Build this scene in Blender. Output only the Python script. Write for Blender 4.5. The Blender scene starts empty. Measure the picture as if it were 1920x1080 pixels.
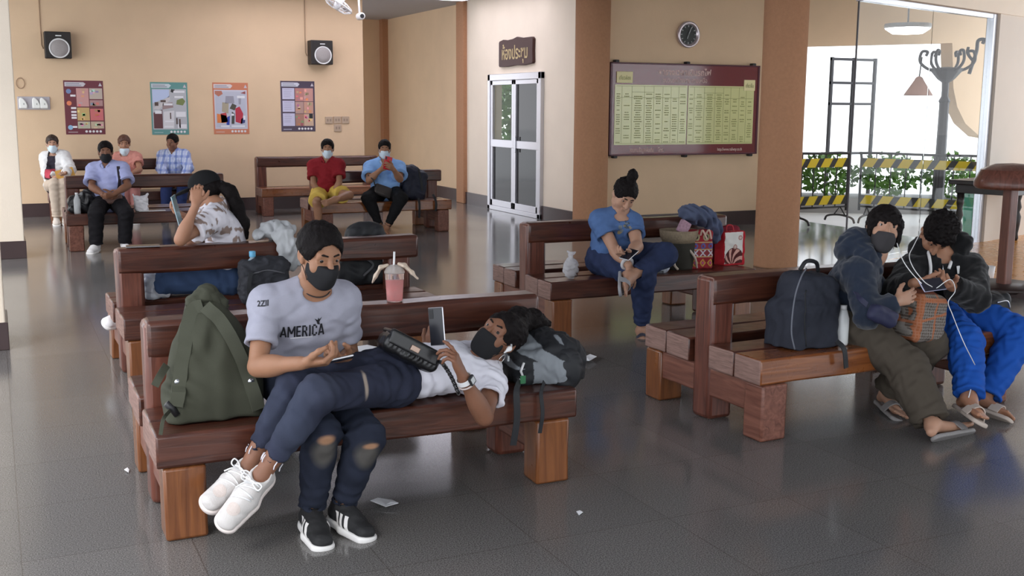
import bpy, bmesh, math, random
import numpy as np
from mathutils import Vector, Matrix
from mathutils.bvhtree import BVHTree
random.seed(7); np.random.seed(7)
S = bpy.context.scene
COL = S.collection

# ------------------------------------------------------------------ camera
cam_data = bpy.data.cameras.new('camera'); cam = bpy.data.objects.new('camera', cam_data); COL.objects.link(cam)
cam_data.sensor_width = 36.0; cam_data.lens = 36.0*2063.89/1920.0
cam_data.clip_start = 0.05; cam_data.clip_end = 300
pitch, roll, yaw = 0.162621, 0.005959, 0.438829
fwd = Vector((math.sin(yaw)*math.cos(pitch), math.cos(yaw)*math.cos(pitch), -math.sin(pitch)))
rt = Vector((math.cos(yaw), -math.sin(yaw), 0)); upv = rt.cross(fwd)
r2 = rt*math.cos(roll)+upv*math.sin(roll); u2 = upv*math.cos(roll)-rt*math.sin(roll)
m = Matrix(((r2.x, u2.x, -fwd.x, 0), (r2.y, u2.y, -fwd.y, 0), (r2.z, u2.z, -fwd.z, 1.65), (0, 0, 0, 1)))
cam.matrix_world = m
S.camera = cam

# ------------------------------------------------------------------ world: bright overcast sky
W = bpy.data.worlds.new('sky'); S.world = W; W.use_nodes = True
nt = W.node_tree; bg = nt.nodes['Background']
tc = nt.nodes.new('ShaderNodeTexCoord'); sp = nt.nodes.new('ShaderNodeSeparateXYZ'); rp = nt.nodes.new('ShaderNodeValToRGB')
nt.links.new(tc.outputs['Generated'], sp.inputs[0]); nt.links.new(sp.outputs['Z'], rp.inputs[0]); nt.links.new(rp.outputs[0], bg.inputs[0])
rp.color_ramp.elements[0].position = 0.0; rp.color_ramp.elements[0].color = (0.93, 0.95, 1.0, 1)
rp.color_ramp.elements[1].position = 0.6; rp.color_ramp.elements[1].color = (0.84, 0.90, 1.0, 1)
bg.inputs[1].default_value = 3.0
sun_d = bpy.data.lights.new('sun', 'SUN'); sun_d.energy = 1.5; sun_d.angle = math.radians(20); sun_d.color = (1, .97, .92)
sun = bpy.data.objects.new('sun', sun_d); COL.objects.link(sun)
sun.rotation_euler = Vector((0.55, 0.5, -0.68)).to_track_quat('-Z', 'Y').to_euler()
S.view_settings.view_transform = 'Standard'; S.view_settings.look = 'None'; S.view_settings.gamma = 1.0
S.view_settings.use_curve_mapping = False
S.view_settings.exposure = 0.0

# ------------------------------------------------------------------ materials
MATS = {}
def mat(name, col, rough=.6, metal=0, var=0, vs=8, bump=0, bs=60, coat=0, alpha=1, trans=0, spec=.5, sheen=0, emit=0, ior=1.45, bands=None):
    if name in MATS: return MATS[name]
    m = bpy.data.materials.new(name); m.use_nodes = True; MATS[name] = m
    if rough >= .75 and not metal: spec = min(spec, .18)
    t = m.node_tree; b = t.nodes['Principled BSDF']
    c = tuple(col)+(1,)
    b.inputs['Base Color'].default_value = c; b.inputs['Roughness'].default_value = rough; b.inputs['Metallic'].default_value = metal
    b.inputs['Specular IOR Level'].default_value = spec; b.inputs['Coat Weight'].default_value = coat; b.inputs['Coat Roughness'].default_value = .12
    b.inputs['Alpha'].default_value = alpha; b.inputs['Transmission Weight'].default_value = trans; b.inputs['IOR'].default_value = ior
    b.inputs['Sheen Weight'].default_value = sheen
    if emit: b.inputs['Emission Color'].default_value = c; b.inputs['Emission Strength'].default_value = emit
    tc = t.nodes.new('ShaderNodeTexCoord')
    if var:
        n = t.nodes.new('ShaderNodeTexNoise'); n.inputs['Scale'].default_value = vs; n.inputs['Detail'].default_value = 5
        t.links.new(tc.outputs['Object'], n.inputs['Vector'])
        mx = t.nodes.new('ShaderNodeMix'); mx.data_type = 'RGBA'
        mx.inputs[6].default_value = tuple(x*(1-var) for x in col)+(1,); mx.inputs[7].default_value = tuple(min(1, x*(1+var)) for x in col)+(1,)
        t.links.new(n.outputs[0], mx.inputs[0]); t.links.new(mx.outputs[2], b.inputs['Base Color'])
    if bump:
        n2 = t.nodes.new('ShaderNodeTexNoise'); n2.inputs['Scale'].default_value = bs; n2.inputs['Detail'].default_value = 3
        t.links.new(tc.outputs['Object'], n2.inputs['Vector'])
        bp = t.nodes.new('ShaderNodeBump'); bp.inputs['Strength'].default_value = bump; bp.inputs['Distance'].default_value = .01
        t.links.new(n2.outputs[0], bp.inputs['Height']); t.links.new(bp.outputs[0], b.inputs['Normal'])
    return m
def nodes_of(m): return m.node_tree, m.node_tree.nodes['Principled BSDF']
def attr_mat(name, rough=.7, bump=0, bs=300, sheen=0, coat=0, spec=.4):
    """colour comes from the mesh's own 'Col' attribute (prints, patches, worn cloth)"""
    m = mat(name, (.5, .5, .5), rough, bump=bump, bs=bs, sheen=sheen, coat=coat, spec=spec)
    t, b = nodes_of(m); a = t.nodes.new('ShaderNodeAttribute'); a.attribute_name = 'Col'
    t.links.new(a.outputs['Color'], b.inputs['Base Color']); return m
def wood(name, dark, light, rough=.3, coat=.5, scale=1.0, axis=0):
    m = mat(name, dark, rough, coat=coat); t, b = nodes_of(m)
    tc = t.nodes.new('ShaderNodeTexCoord'); mp = t.nodes.new('ShaderNodeMapping')
    sc = [14, 14, 14]; sc[axis] = 1.1
    mp.inputs['Scale'].default_value = [s*scale for s in sc]
    n = t.nodes.new('ShaderNodeTexNoise'); n.inputs['Scale'].default_value = 2.2; n.inputs['Detail'].default_value = 8; n.inputs['Distortion'].default_value = 1.2
    oi = t.nodes.new('ShaderNodeObjectInfo'); ad = t.nodes.new('ShaderNodeVectorMath')
    t.links.new(tc.outputs['Object'], mp.inputs[0]); t.links.new(mp.outputs[0], ad.inputs[0])
    cb = t.nodes.new('ShaderNodeCombineXYZ'); ml = t.nodes.new('ShaderNodeMath'); ml.operation = 'MULTIPLY'; ml.inputs[1].default_value = 37
    t.links.new(oi.outputs['Random'], ml.inputs[0])
    for i in range(3): t.links.new(ml.outputs[0], cb.inputs[i])
    t.links.new(cb.outputs[0], ad.inputs[1]); t.links.new(ad.outputs[0], n.inputs['Vector'])
    r = t.nodes.new('ShaderNodeValToRGB'); r.color_ramp.elements[0].position = .3; r.color_ramp.elements[1].position = .75
    r.color_ramp.elements[0].color = tuple(dark)+(1,); r.color_ramp.elements[1].color = tuple(light)+(1,)
    t.links.new(n.outputs[0], r.inputs[0]); t.links.new(r.outputs[0], b.inputs['Base Color'])
    n3 = t.nodes.new('ShaderNodeTexNoise'); n3.inputs['Scale'].default_value = 9; n3.inputs['Detail'].default_value = 4
    t.links.new(tc.outputs['Object'], n3.inputs['Vector'])
    mr = t.nodes.new('ShaderNodeMapRange'); mr.inputs[3].default_value = max(.05, rough-.12); mr.inputs[4].default_value = rough+.2
    t.links.new(n3.outputs[0], mr.inputs[0]); t.links.new(mr.outputs[0], b.inputs['Roughness'])
    bp = t.nodes.new('ShaderNodeBump'); bp.inputs['Strength'].default_value = .25; bp.inputs['Distance'].default_value = .006
    t.links.new(n.outputs[0], bp.inputs['Height']); t.links.new(bp.outputs[0], b.inputs['Normal'])
    return m

# ------------------------------------------------------------------ object helpers
def v3(a): return np.array(a, dtype=np.float64)
def unit(a): a = v3(a); return a/max(1e-9, np.linalg.norm(a))
def lerp(a, b, t): return v3(a)*(1-t)+v3(b)*t
def tag(o, label=None, cat=None, group=None, kind=None):
    if label: o['label'] = label
    if cat: o['category'] = cat
    if group: o['group'] = group
    if kind: o['kind'] = kind
    return o
def thing(name, label, cat, loc=(0, 0, 0), rotz=0, group=None):
    o = bpy.data.objects.new(name, None); COL.objects.link(o); o.location = tuple(loc); o.rotation_euler = (0, 0, rotz)
    o.empty_display_size = .1
    return tag(o, label, cat, group)
def link(name, me, m, parent=None, smooth=True):
    for mm in (m if isinstance(m, (list, tuple)) else [m]): me.materials.append(mm)
    o = bpy.data.objects.new(name, me); COL.objects.link(o)
    if parent is not None: o.parent = parent
    if smooth: me.shade_smooth()
    return o
def arr_mesh(name, V, F):
    V = np.asarray(V, np.float32); me = bpy.data.meshes.new(name)
    if isinstance(F, np.ndarray) and F.ndim == 2:
        n, k = F.shape
        me.vertices.add(len(V)); me.vertices.foreach_set('co', V.ravel())
        me.loops.add(n*k); me.loops.foreach_set('vertex_index', F.astype(np.int32).ravel())
        me.polygons.add(n); me.polygons.foreach_set('loop_start', np.arange(0, n*k, k, dtype=np.int32))
        me.update(calc_edges=True); me.validate()
    else:
        me.from_pydata([tuple(map(float, v)) for v in V], [], [tuple(f) for f in F]); me.update()
    return me
def shift(V, parent):
    """world coordinates -> the frame of an (unscaled) parent Empty"""
    if parent is None: return np.asarray(V, np.float64)
    c, s = math.cos(-parent.rotation_euler.z), math.sin(-parent.rotation_euler.z)
    q = np.asarray(V, np.float64)-v3(parent.location)
    return np.stack([q[:, 0]*c-q[:, 1]*s, q[:, 0]*s+q[:, 1]*c, q[:, 2]], 1)
def obj(name, bm, m, parent=None, smooth=False, bevel=0, seg=2):
    me = bpy.data.meshes.new(name); bm.to_mesh(me); bm.free()
    o = link(name, me, m, parent, smooth)
    if bevel:
        b = o.modifiers.new('bevel', 'BEVEL'); b.width = bevel; b.segments = seg; b.limit_method = 'ANGLE'; b.harden_normals = False
    return o
def struct(name, bm, m, smooth=False, bevel=0, label=None):
    return tag(obj(name, bm, m, None, smooth, bevel), kind='structure', label=label)
def NB(): return bmesh.new()
def box(bm, lo, hi, R=None, c=None):
    x0, y0, z0 = lo; x1, y1, z1 = hi
    vs = [(x0, y0, z0), (x1, y0, z0), (x1, y1, z0), (x0, y1, z0), (x0, y0, z1), (x1, y0, z1), (x1, y1, z1), (x0, y1, z1)]
    if R is not None: vs = [tuple(v3(c)+np.asarray(R)@v3(v)) for v in vs]
    b = [bm.verts.new(v) for v in vs]
    for f in ((3, 2, 1, 0), (4, 5, 6, 7), (0, 1, 5, 4), (1, 2, 6, 5), (2, 3, 7, 6), (3, 0, 4, 7)): bm.faces.new([b[i] for i in f])
    return bm
def prism(bm, pts, h0, h1, to3):
    """extruded polygon: pts 2-d, to3(u,v,h) -> point"""
    a = [bm.verts.new(to3(u, v, h0)) for u, v in pts]; b = [bm.verts.new(to3(u, v, h1)) for u, v in pts]
    bm.faces.new(a[::-1]); bm.faces.new(b); n = len(pts)
    for i in range(n): bm.faces.new((a[i], a[(i+1) % n], b[(i+1) % n], b[i]))
    bmesh.ops.recalc_face_normals(bm, faces=bm.faces[:]); return bm
def lathe(bm, prof, c=(0, 0, 0), n=24, ax='z', sq=1.0):
    """prof: list of (r, h)"""
    rings = []
    for r, h in prof:
        ring = []
        for i in range(n):
            a = 2*math.pi*i/n; x, y = r*math.cos(a), r*math.sin(a)*sq
            p = {'z': (x, y, h), 'y': (x, h, y), 'x': (h, x, y)}[ax]
            ring.append(bm.verts.new((p[0]+c[0], p[1]+c[1], p[2]+c[2])))
        rings.append(ring)
    for a, b in zip(rings, rings[1:]):
        for i in range(n): bm.faces.new((a[i], a[(i+1) % n], b[(i+1) % n], b[i]))
    for ring, rv in ((rings[0], True), (rings[-1], False)):
        bm.faces.new(ring[::-1] if rv else ring)
    bmesh.ops.recalc_face_normals(bm, faces=bm.faces[:]); return bm
def tube(bm, pts, r, n=8, closed=False):
    """round tube along points; r number or list"""
    P = [v3(p) for p in pts]; k = len(P)
    rs = r if isinstance(r, (list, tuple)) else [r]*k
    rings = []; prev = None
    for i, p in enumerate(P):
        if closed: d = unit(P[(i+1) % k]-P[i-1])
        else: d = unit(P[min(i+1, k-1)]-P[max(i-1, 0)])
        if prev is None: a = np.array((0, 0, 1.)) if abs(d[2]) < .9 else np.array((1., 0, 0))
        else: a = prev
        u = unit(a-d*np.dot(a, d)); w = np.cross(d, u); prev = u
        rings.append([bm.verts.new(tuple(p+rs[i]*(u*math.cos(t)+w*math.sin(t)))) for t in [2*math.pi*j/n for j in range(n)]])
    for i in range(k if closed else k-1):
        a, b = rings[i], rings[(i+1) % k]
        for j in range(n): bm.faces.new((a[j], a[(j+1) % n], b[(j+1) % n], b[j]))
    if not closed: bm.faces.new(rings[0][::-1]); bm.faces.new(rings[-1])
    return bm
def wtube(name, pts, r, m, parent=None, n=8, closed=False):
    bm = NB(); tube(bm, shift(np.array([v3(p) for p in pts]), parent), r, n, closed); return obj(name, bm, m, parent, True)
def spline(pts, n=8):
    P = [v3(p) for p in pts]; P = [2*P[0]-P[1]]+P+[2*P[-1]-P[-2]]; out = []
    for i in range(1, len(P)-2):
        a, b, c, d = P[i-1:i+3]
        for t in np.linspace(0, 1, n, endpoint=False):
            out.append(.5*((2*b)+(-a+c)*t+(2*a-5*b+4*c-d)*t*t+(-a+3*b-3*c+d)*t**3))
    out.append(P[-2]); return out
def strap(name, pts, nrm, w, th, m, parent=None):
    """flat band along pts; nrm = outward directions (one or per point)"""
    P = [v3(p) for p in pts]; k = len(P); bm = NB(); L = []
    N = [unit(nrm)]*k if np.ndim(nrm) == 1 else [unit(q) for q in nrm]
    Q = []
    for i, p in enumerate(P):
        d = unit(P[min(i+1, k-1)]-P[max(i-1, 0)]); s = unit(np.cross(d, N[i])); nn = np.cross(s, d)
        Q += [p+s*w/2, p-s*w/2, p-s*w/2+nn*th, p+s*w/2+nn*th]
    Q = shift(np.array(Q), parent); vs = [bm.verts.new(tuple(q)) for q in Q]
    for i in range(k-1):
        for j in range(4): bm.faces.new((vs[4*i+j], vs[4*i+(j+1) % 4], vs[4*i+4+(j+1) % 4], vs[4*i+4+j]))
    bm.faces.new(vs[3::-1]); bm.faces.new(vs[-4:]); bmesh.ops.recalc_face_normals(bm, faces=bm.faces[:])
    o = obj(name, bm, m, parent, True); o.data.set_sharp_from_angle(angle=.8); return o
def text_mesh(txt, size=1.0, bold=0, ax='CENTER', ay='CENTER', extrude=0.0, shear=0):
    c = bpy.data.curves.new('t', 'FONT'); c.body = txt; c.size = size; c.align_x = ax; c.align_y = ay; c.offset = bold; c.extrude = extrude; c.shear = shear
    o = bpy.data.objects.new('t', c); COL.objects.link(o); dg = bpy.context.evaluated_depsgraph_get()
    me = bpy.data.meshes.new_from_object(o.evaluated_get(dg)); bpy.data.objects.remove(o); bpy.data.curves.remove(c); return me
def text(name, txt, size, org, u, v, m, parent=None, bold=0, width=None, ax='CENTER', sx=1.0, extrude=.0005):
    """lettering standing on a flat thing; org world point, u/v world directions"""
    me = text_mesh(txt, size, bold, ax, extrude=extrude)
    co = np.zeros(len(me.vertices)*3); me.vertices.foreach_get('co', co); co = co.reshape(-1, 3)
    if width and len(co): sx = width/max(1e-6, np.ptp(co[:, 0]))
    u, v = unit(u), unit(v); n = np.cross(u, v)
    Wd = v3(org)+co[:, :1]*sx*u+co[:, 1:2]*v+co[:, 2:3]*n
    Wd = shift(Wd, parent); me.vertices.foreach_set('co', Wd.astype(np.float32).ravel()); me.update(); me.name = name
    return link(name, me, m, parent, False)

# ------------------------------------------------------------------ sculpting: distance fields meshed by surface nets
class SDF:
    def __init__(s): s.p = []; s.disp = []
    def cap(s, a, b, ra, rb=None, k=.02, side=None, w=1.0, op='u', flat=False):
        s.p.append(('c', v3(a), v3(b), ra, ra if rb is None else rb, k, None if side is None else unit(side), w, op, flat)); return s
    def ell(s, c, r, R=None, k=.02, op='u'):
        r = (r, r, r) if np.isscalar(r) else r
        s.p.append(('e', v3(c), v3(r), np.eye(3) if R is None else np.asarray(R, float), k, op)); return s
    def box(s, c, h, R=None, r=.01, k=.01, op='u'):
        s.p.append(('b', v3(c), v3(h), np.eye(3) if R is None else np.asarray(R, float), r, k, op)); return s
    def half(s, p, n, k=.004):
        s.p.append(('h', v3(p), unit(n), k)); return s
    def chain(s, pts, rs, k=.02, **kw):
        for i in range(len(pts)-1): s.cap(pts[i], pts[i+1], rs[i], rs[i+1], k, **kw)
        return s
    def fold(s, c, d, lam, amp, rad): s.disp.append((v3(c), unit(d), lam, amp, rad)); return s
    def wob(s, lam, amp, seed=0): s.disp.append((None, seed, lam, amp, 0)); return s
    @staticmethod
    def aabb(q):
        if q[0] == 'c':
            r = max(q[3], q[4])*max(1, q[7]); return np.minimum(q[1], q[2])-r, np.maximum(q[1], q[2])+r
        if q[0] == 'e':
            e = np.abs(q[3])@q[2]; return q[1]-e, q[1]+e
        e = np.abs(q[3])@(q[2]+0); return q[1]-e, q[1]+e
    @staticmethod
    def ev(q, X, Y, Z):
        if q[0] == 'c':
            _, a, b, ra, rb, k, side, w, op, flat = q
            e = b-a; L = max(1e-6, np.linalg.norm(e)); e = e/L
            x, y, z = X-a[0], Y-a[1], Z-a[2]
            al = x*e[0]+y*e[1]+z*e[2]
            t = np.clip(al/L, 0, 1.6 if flat else 1)
            x, y, z = x-e[0]*t*L, y-e[1]*t*L, z-e[2]*t*L
            if side is not None and w != 1:
                sd = side-e*np.dot(side, e); sd = sd/max(1e-6, np.linalg.norm(sd))
                vs = (x*sd[0]+y*sd[1]+z*sd[2])*(1-1/w)
                x, y, z = x-sd[0]*vs, y-sd[1]*vs, z-sd[2]*vs
            d = np.sqrt(x*x+y*y+z*z)-(ra+(rb-ra)*np.minimum(t, 1))
            if flat:
                c = al-L; h = np.clip(.5-.5*(d-c)/.006, 0, 1); d = d*(1-h)+c*h+.006*h*(1-h)
            return d
        if q[0] == 'e':
            _, c, r, R, k, op = q
            x, y, z = X-c[0], Y-c[1], Z-c[2]
            a = [(x*R[0, i]+y*R[1, i]+z*R[2, i])/r[i] for i in range(3)]
            k0 = np.sqrt(a[0]**2+a[1]**2+a[2]**2)
            k1 = np.sqrt((a[0]/r[0])**2+(a[1]/r[1])**2+(a[2]/r[2])**2)
            return k0*(k0-1)/np.maximum(k1, 1e-6)
        _, c, h, R, r, k, op = q
        x, y, z = X-c[0], Y-c[1], Z-c[2]
        a = [np.abs(x*R[0, i]+y*R[1, i]+z*R[2, i])-(h[i]-r) for i in range(3)]
        o = np.sqrt(np.maximum(a[0], 0)**2+np.maximum(a[1], 0)**2+np.maximum(a[2], 0)**2)
        return o+np.minimum(np.maximum(np.maximum(a[0], a[1]), a[2]), 0)-r
    def mesh(s, h):
        A = [SDF.aabb(q) for q in s.p if q[0] != 'h' and q[-2 if q[0] == 'c' else -1] == 'u']
        lo = np.min([a[0] for a in A], 0)-3*h-.01; hi = np.max([a[1] for a in A], 0)+3*h+.01
        n = np.ceil((hi-lo)/h).astype(int)+1
        G = [(lo[i]+h*np.arange(n[i])).astype(np.float32) for i in range(3)]
        f = np.full(n, 1.0, np.float32)
        for q in s.p:
            if q[0] == 'h':
                _, p, nn, k = q
                d = ((G[0]-p[0])*nn[0])[:, None, None]+((G[1]-p[1])*nn[1])[None, :, None]+((G[2]-p[2])*nn[2])[None, None, :]
                t = np.clip(.5-.5*(f-d)/k, 0, 1); f = f*(1-t)+d*t+k*t*(1-t); continue
            op = q[8] if q[0] == 'c' else q[-1]; k = q[5] if q[0] == 'c' else q[-2]
            a, b = SDF.aabb(q); mg = k+3*h
            i0 = np.maximum(np.floor((a-mg-lo)/h).astype(int), 0); i1 = np.minimum(np.ceil((b+mg-lo)/h).astype(int)+1, n)
            if np.any(i1 <= i0): continue
            sl = tuple(slice(i0[i], i1[i]) for i in range(3))
            d = SDF.ev(q, G[0][sl[0]][:, None, None], G[1][sl[1]][None, :, None], G[2][sl[2]][None, None, :]).astype(np.float32)
            o = f[sl]
            if op == 'u': t = np.clip(.5+.5*(d-o)/k, 0, 1); f[sl] = d*(1-t)+o*t-k*t*(1-t)
            elif op == 's': t = np.clip(.5-.5*(o+d)/k, 0, 1); f[sl] = o*(1-t)-d*t+k*t*(1-t)
            else: t = np.clip(.5-.5*(o-d)/k, 0, 1); f[sl] = o*(1-t)+d*t+k*t*(1-t)
        if s.disp:
            near = np.argwhere(np.abs(f) < .035)
            P = lo+near*h; v = np.zeros(len(P))
            for c, d, lam, amp, rad in s.disp:
                if c is None:
                    rg = np.random.RandomState(d); M_, _ = np.linalg.qr(rg.randn(3, 3)); q = P@M_*(6.283/lam)
                    v += amp*np.sin(q[:, 0]+1.5*np.sin(.53*q[:, 1]+.7*q[:, 2])+d)*np.cos(.6*q[:, 1]+1.1*np.sin(.6*q[:, 2]))
                else:
                    q = P-c; w = np.exp(-np.sum(q*q, 1)/rad**2)
                    v += amp*w*np.sin(6.283*(q@d)/lam+1.2*np.sin(q[:, 0]*19+q[:, 1]*13+q[:, 2]*17))
            f[near[:, 0], near[:, 1], near[:, 2]] += v.astype(np.float32)
        return nets(f, lo, h)
def nets(f, lo, h):
    s = f < 0
    cnt = np.zeros(tuple(np.array(f.shape)-1), np.int8)
    cr = [(i, j, k) for i in (0, 1) for j in (0, 1) for k in (0, 1)]
    for i, j, k in cr: cnt += s[i:f.shape[0]-1+i, j:f.shape[1]-1+j, k:f.shape[2]-1+k]
    act = np.argwhere((cnt > 0) & (cnt < 8))
    vals = np.stack([f[act[:, 0]+i, act[:, 1]+j, act[:, 2]+k] for i, j, k in cr], 1)
    acc = np.zeros((len(act), 3)); num = np.zeros(len(act))
    C = np.array(cr, float)
    for a in range(8):
        for b in range(a+1, 8):
            if np.abs(C[a]-C[b]).sum() != 1: continue
            va, vb = vals[:, a], vals[:, b]; mk = (va < 0) != (vb < 0)
            t = np.where(mk, va/np.where(mk, va-vb, 1), 0)
            acc += mk[:, None]*(C[a]+t[:, None]*(C[b]-C[a])); num += mk
    V = lo+h*(act+acc/num[:, None])
    ID = np.full(cnt.shape, -1, np.int32); ID[act[:, 0], act[:, 1], act[:, 2]] = np.arange(len(act))
    F = []
    for ax in range(3):
        o = [0, 1, 2]; o.remove(ax); u, w = o
        sl0 = [slice(1, -1)]*3; sl1 = [slice(1, -1)]*3
        sl0[ax] = slice(0, -1); sl1[ax] = slice(1, None)
        A, B = s[tuple(sl0)], s[tuple(sl1)]
        e = np.argwhere(A != B); fl = A[e[:, 0], e[:, 1], e[:, 2]]
        base = e.copy(); base[:, u] += 1; base[:, w] += 1
        def at(du, dw):
            q = base.copy(); q[:, u] += du; q[:, w] += dw; return ID[q[:, 0], q[:, 1], q[:, 2]]
        Q = np.stack([at(-1, -1), at(0, -1), at(0, 0), at(-1, 0)], 1)
        flip = fl if ax != 1 else ~fl
        Q[~flip] = Q[~flip][:, ::-1]; F.append(Q)
    F = np.concatenate(F); F = F[(F >= 0).all(1)]
    return V, F
def sculpt(name, sdf, h, m, parent=None, col=None):
    V, F = sdf.mesh(h)
    me = arr_mesh(name, shift(V, parent), F)
    if col is not None:
        c = np.ones((len(V), 4), np.float32); c[:, :3] = col(V)
        a = me.color_attributes.new('Col', 'FLOAT_COLOR', 'POINT'); a.data.foreach_set('color', c.ravel())
    o = link(name, me, m, parent, True)
    return o
def world_bvh(o):
    me = o.data; n = len(me.vertices); co = np.zeros(n*3, np.float32); me.vertices.foreach_get('co', co); co = co.reshape(-1, 3)
    L = (o.parent.location if o.parent else Vector((0, 0, 0))); a = o.parent.rotation_euler.z if o.parent else 0
    R = np.array(((math.cos(a), -math.sin(a), 0), (math.sin(a), math.cos(a), 0), (0, 0, 1)))
    co = co@R.T+v3(L)
    return BVHTree.FromPolygons([Vector(c) for c in co], [tuple(p.vertices) for p in me.polygons])
def decal(name, me, bvh, org, u, v, m, parent=None, off=.002, rng=.25, cut=.012):
    """print laid onto a curved surface: the flat mesh is cut fine and dropped along -(u x v) onto the cloth"""
    bm = NB(); bm.from_mesh(me)
    bmesh.ops.triangulate(bm, faces=bm.faces[:])
    for _ in range(4):
        ed = [e for e in bm.edges if e.calc_length() > cut]
        if not ed: break
        bmesh.ops.subdivide_edges(bm, edges=ed, cuts=1); bmesh.ops.triangulate(bm, faces=bm.faces[:])
    u, v = unit(u), unit(v); n = np.cross(u, v)
    for q in bm.verts:
        p = v3(org)+u*q.co.x+v*q.co.y
        hit = bvh.ray_cast(Vector(p+n*rng), Vector(-n), rng*2)
        w = v3(hit[0])+n*off if hit[0] is not None else p
        q.co = Vector(shift(w[None], parent)[0])
    return obj(name, bm, m, parent, False)
def flat_poly(*polys):
    bm = NB()
    for pts in polys: bm.faces.new([bm.verts.new((x, y, 0)) for x, y in pts])
    me = bpy.data.meshes.new('f'); bm.to_mesh(me); bm.free(); return me

# ------------------------------------------------------------------ room shell
M_wall = mat('ochre_plaster', (.76, .555, .365), .75, var=.07, vs=2.5, bump=.12, bs=90)
M_cream = mat('cream_plaster', (.86, .75, .62), .75, var=.05, vs=3, bump=.1, bs=80)
M_col = mat('terracotta_render', (.46, .24, .135), .8, var=.12, vs=30, bump=.5, bs=140)
M_base = mat('dark_skirting_tile', (.055, .032, .032), .28, var=.2, vs=5)
M_ceil = mat('ceiling_board', (.44, .44, .47), .6, var=.04, vs=1.2)
M_alu = mat('aluminium', (.62, .62, .66), .35, metal=.6)
M_steel = mat('steel', (.55, .56, .6), .25, metal=.9)
M_dkglass = mat('dark_glass', (.012, .011, .010), .05, spec=.25)
M_white = mat('white_plastic', (.82, .82, .82), .4)
M_black = mat('black_plastic', (.02, .02, .022), .45)

# polished speckled terrazzo floor with joints
M_floor = mat('polished_granite', (.1, .1, .1), .22, spec=.5)
t, b = nodes_of(M_floor)
tc = t.nodes.new('ShaderNodeTexCoord')
vo = t.nodes.new('ShaderNodeTexNoise'); vo.inputs['Scale'].default_value = 190; vo.inputs['Detail'].default_value = 2
t.links.new(tc.outputs['Object'], vo.inputs['Vector'])
r = t.nodes.new('ShaderNodeValToRGB'); e = r.color_ramp.elements
e[0].position = .36; e[0].color = (.075, .071, .068, 1); e[1].position = .66; e[1].color = (.225, .215, .207, 1)
t.links.new(vo.outputs[0], r.inputs[0])
big = t.nodes.new('ShaderNodeTexNoise'); big.inputs['Scale'].default_value = .9; big.inputs['Detail'].default_value = 2
t.links.new(tc.outputs['Object'], big.inputs['Vector'])
br = t.nodes.new('ShaderNodeTexBrick'); br.offset = 0; br.inputs['Scale'].default_value = 1.0
br.inputs['Brick Width'].default_value = .6; br.inputs['Row Height'].default_value = .6; br.inputs['Mortar Size'].default_value = .0028; br.inputs['Mortar Smooth'].default_value = .3
br.inputs['Color1'].default_value = (.92, .92, .92, 1); br.inputs['Color2'].default_value = (1.08, 1.06, 1.05, 1); br.inputs['Mortar'].default_value = (.72, .68, .66, 1)
t.links.new(tc.outputs['Object'], br.inputs['Vector'])
mu = t.nodes.new('ShaderNodeMix'); mu.data_type = 'RGBA'; mu.blend_type = 'MULTIPLY'; mu.inputs[0].default_value = 1
t.links.new(r.outputs[0], mu.inputs[6]); t.links.new(br.outputs[0], mu.inputs[7]); t.links.new(mu.outputs[2], b.inputs['Base Color'])
mr = t.nodes.new('ShaderNodeMapRange'); mr.inputs[3].default_value = .09; mr.inputs[4].default_value = .2
t.links.new(big.outputs[0], mr.inputs[0]); t.links.new(mr.outputs[0], b.inputs['Roughness'])

struct('floor', box(NB(), (-1.6, -4, -.1), (10.9, 22.6, 0)), M_floor)
struct('ceiling', box(NB(), (-1.6, -2.6, 3.42), (14.9, 22.6, 3.6)), M_ceil)
struct('wall_back', box(NB(), (-1.6, 17.8, 0), (5.62, 18.0, 3.42)), M_wall)
struct('wall_recess_back', box(NB(), (5.4, 22.3, 0), (7.7, 22.5, 3.42)), M_wall)
struct('wall_recess_side', box(NB(), (7.52, 17.9, 0), (7.72, 22.3, 3.42)), M_wall)
bm = NB()
for lo, hi in (((7.4, 13.0, 0), (7.6, 14.69, 3.42)), ((7.4, 16.62, 0), (7.6, 17.8, 3.42)), ((7.4, 14.69, 2.17), (7.6, 16.62, 3.42))): box(bm, lo, hi)
struct('wall_door', bm, M_cream)
struct('wall_timetable', box(NB(), (7.4, 12.95, 0), (10.03, 13.25, 3.42)), M_wall)
struct('trim_1', box(NB(), (10.03, 12.93, 0), (10.2, 13.3, 3.42)), M_cream)
E0 = [(10.2, 3.42), (10.2, 2.52), (13.64, 2.68), (13.73, 1.99), (13.84, 1.70), (14.04, 1.44), (14.38, 1.23), (14.87, 1.16), (14.87, 3.42)]
struct('wall_exit', prism(NB(), E0, 12.98, 13.22, lambda u, v, h: (u, h, v)), M_wall)
# skirtings
struct('baseboard_back', box(NB(), (-1.6, 17.77, 0), (5.62, 17.8, .2)), M_base)
struct('baseboard_recess', box(NB(), (7.49, 17.9, 0), (7.52, 22.3, .2)), M_base)
bm = NB(); box(bm, (7.37, 13.0, 0), (7.4, 14.69, .2)); box(bm, (7.37, 16.62, 0), (7.4, 17.8, .2))
struct('baseboard_door', bm, M_base)
struct('baseboard_timetable', box(NB(), (7.4, 12.92, 0), (10.03, 12.95, .2)), M_base)
# recess corner post
struct('trim_2', box(NB(), (7.40, 22.1, 0), (7.52, 22.3, 3.42)), M_col)

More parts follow.
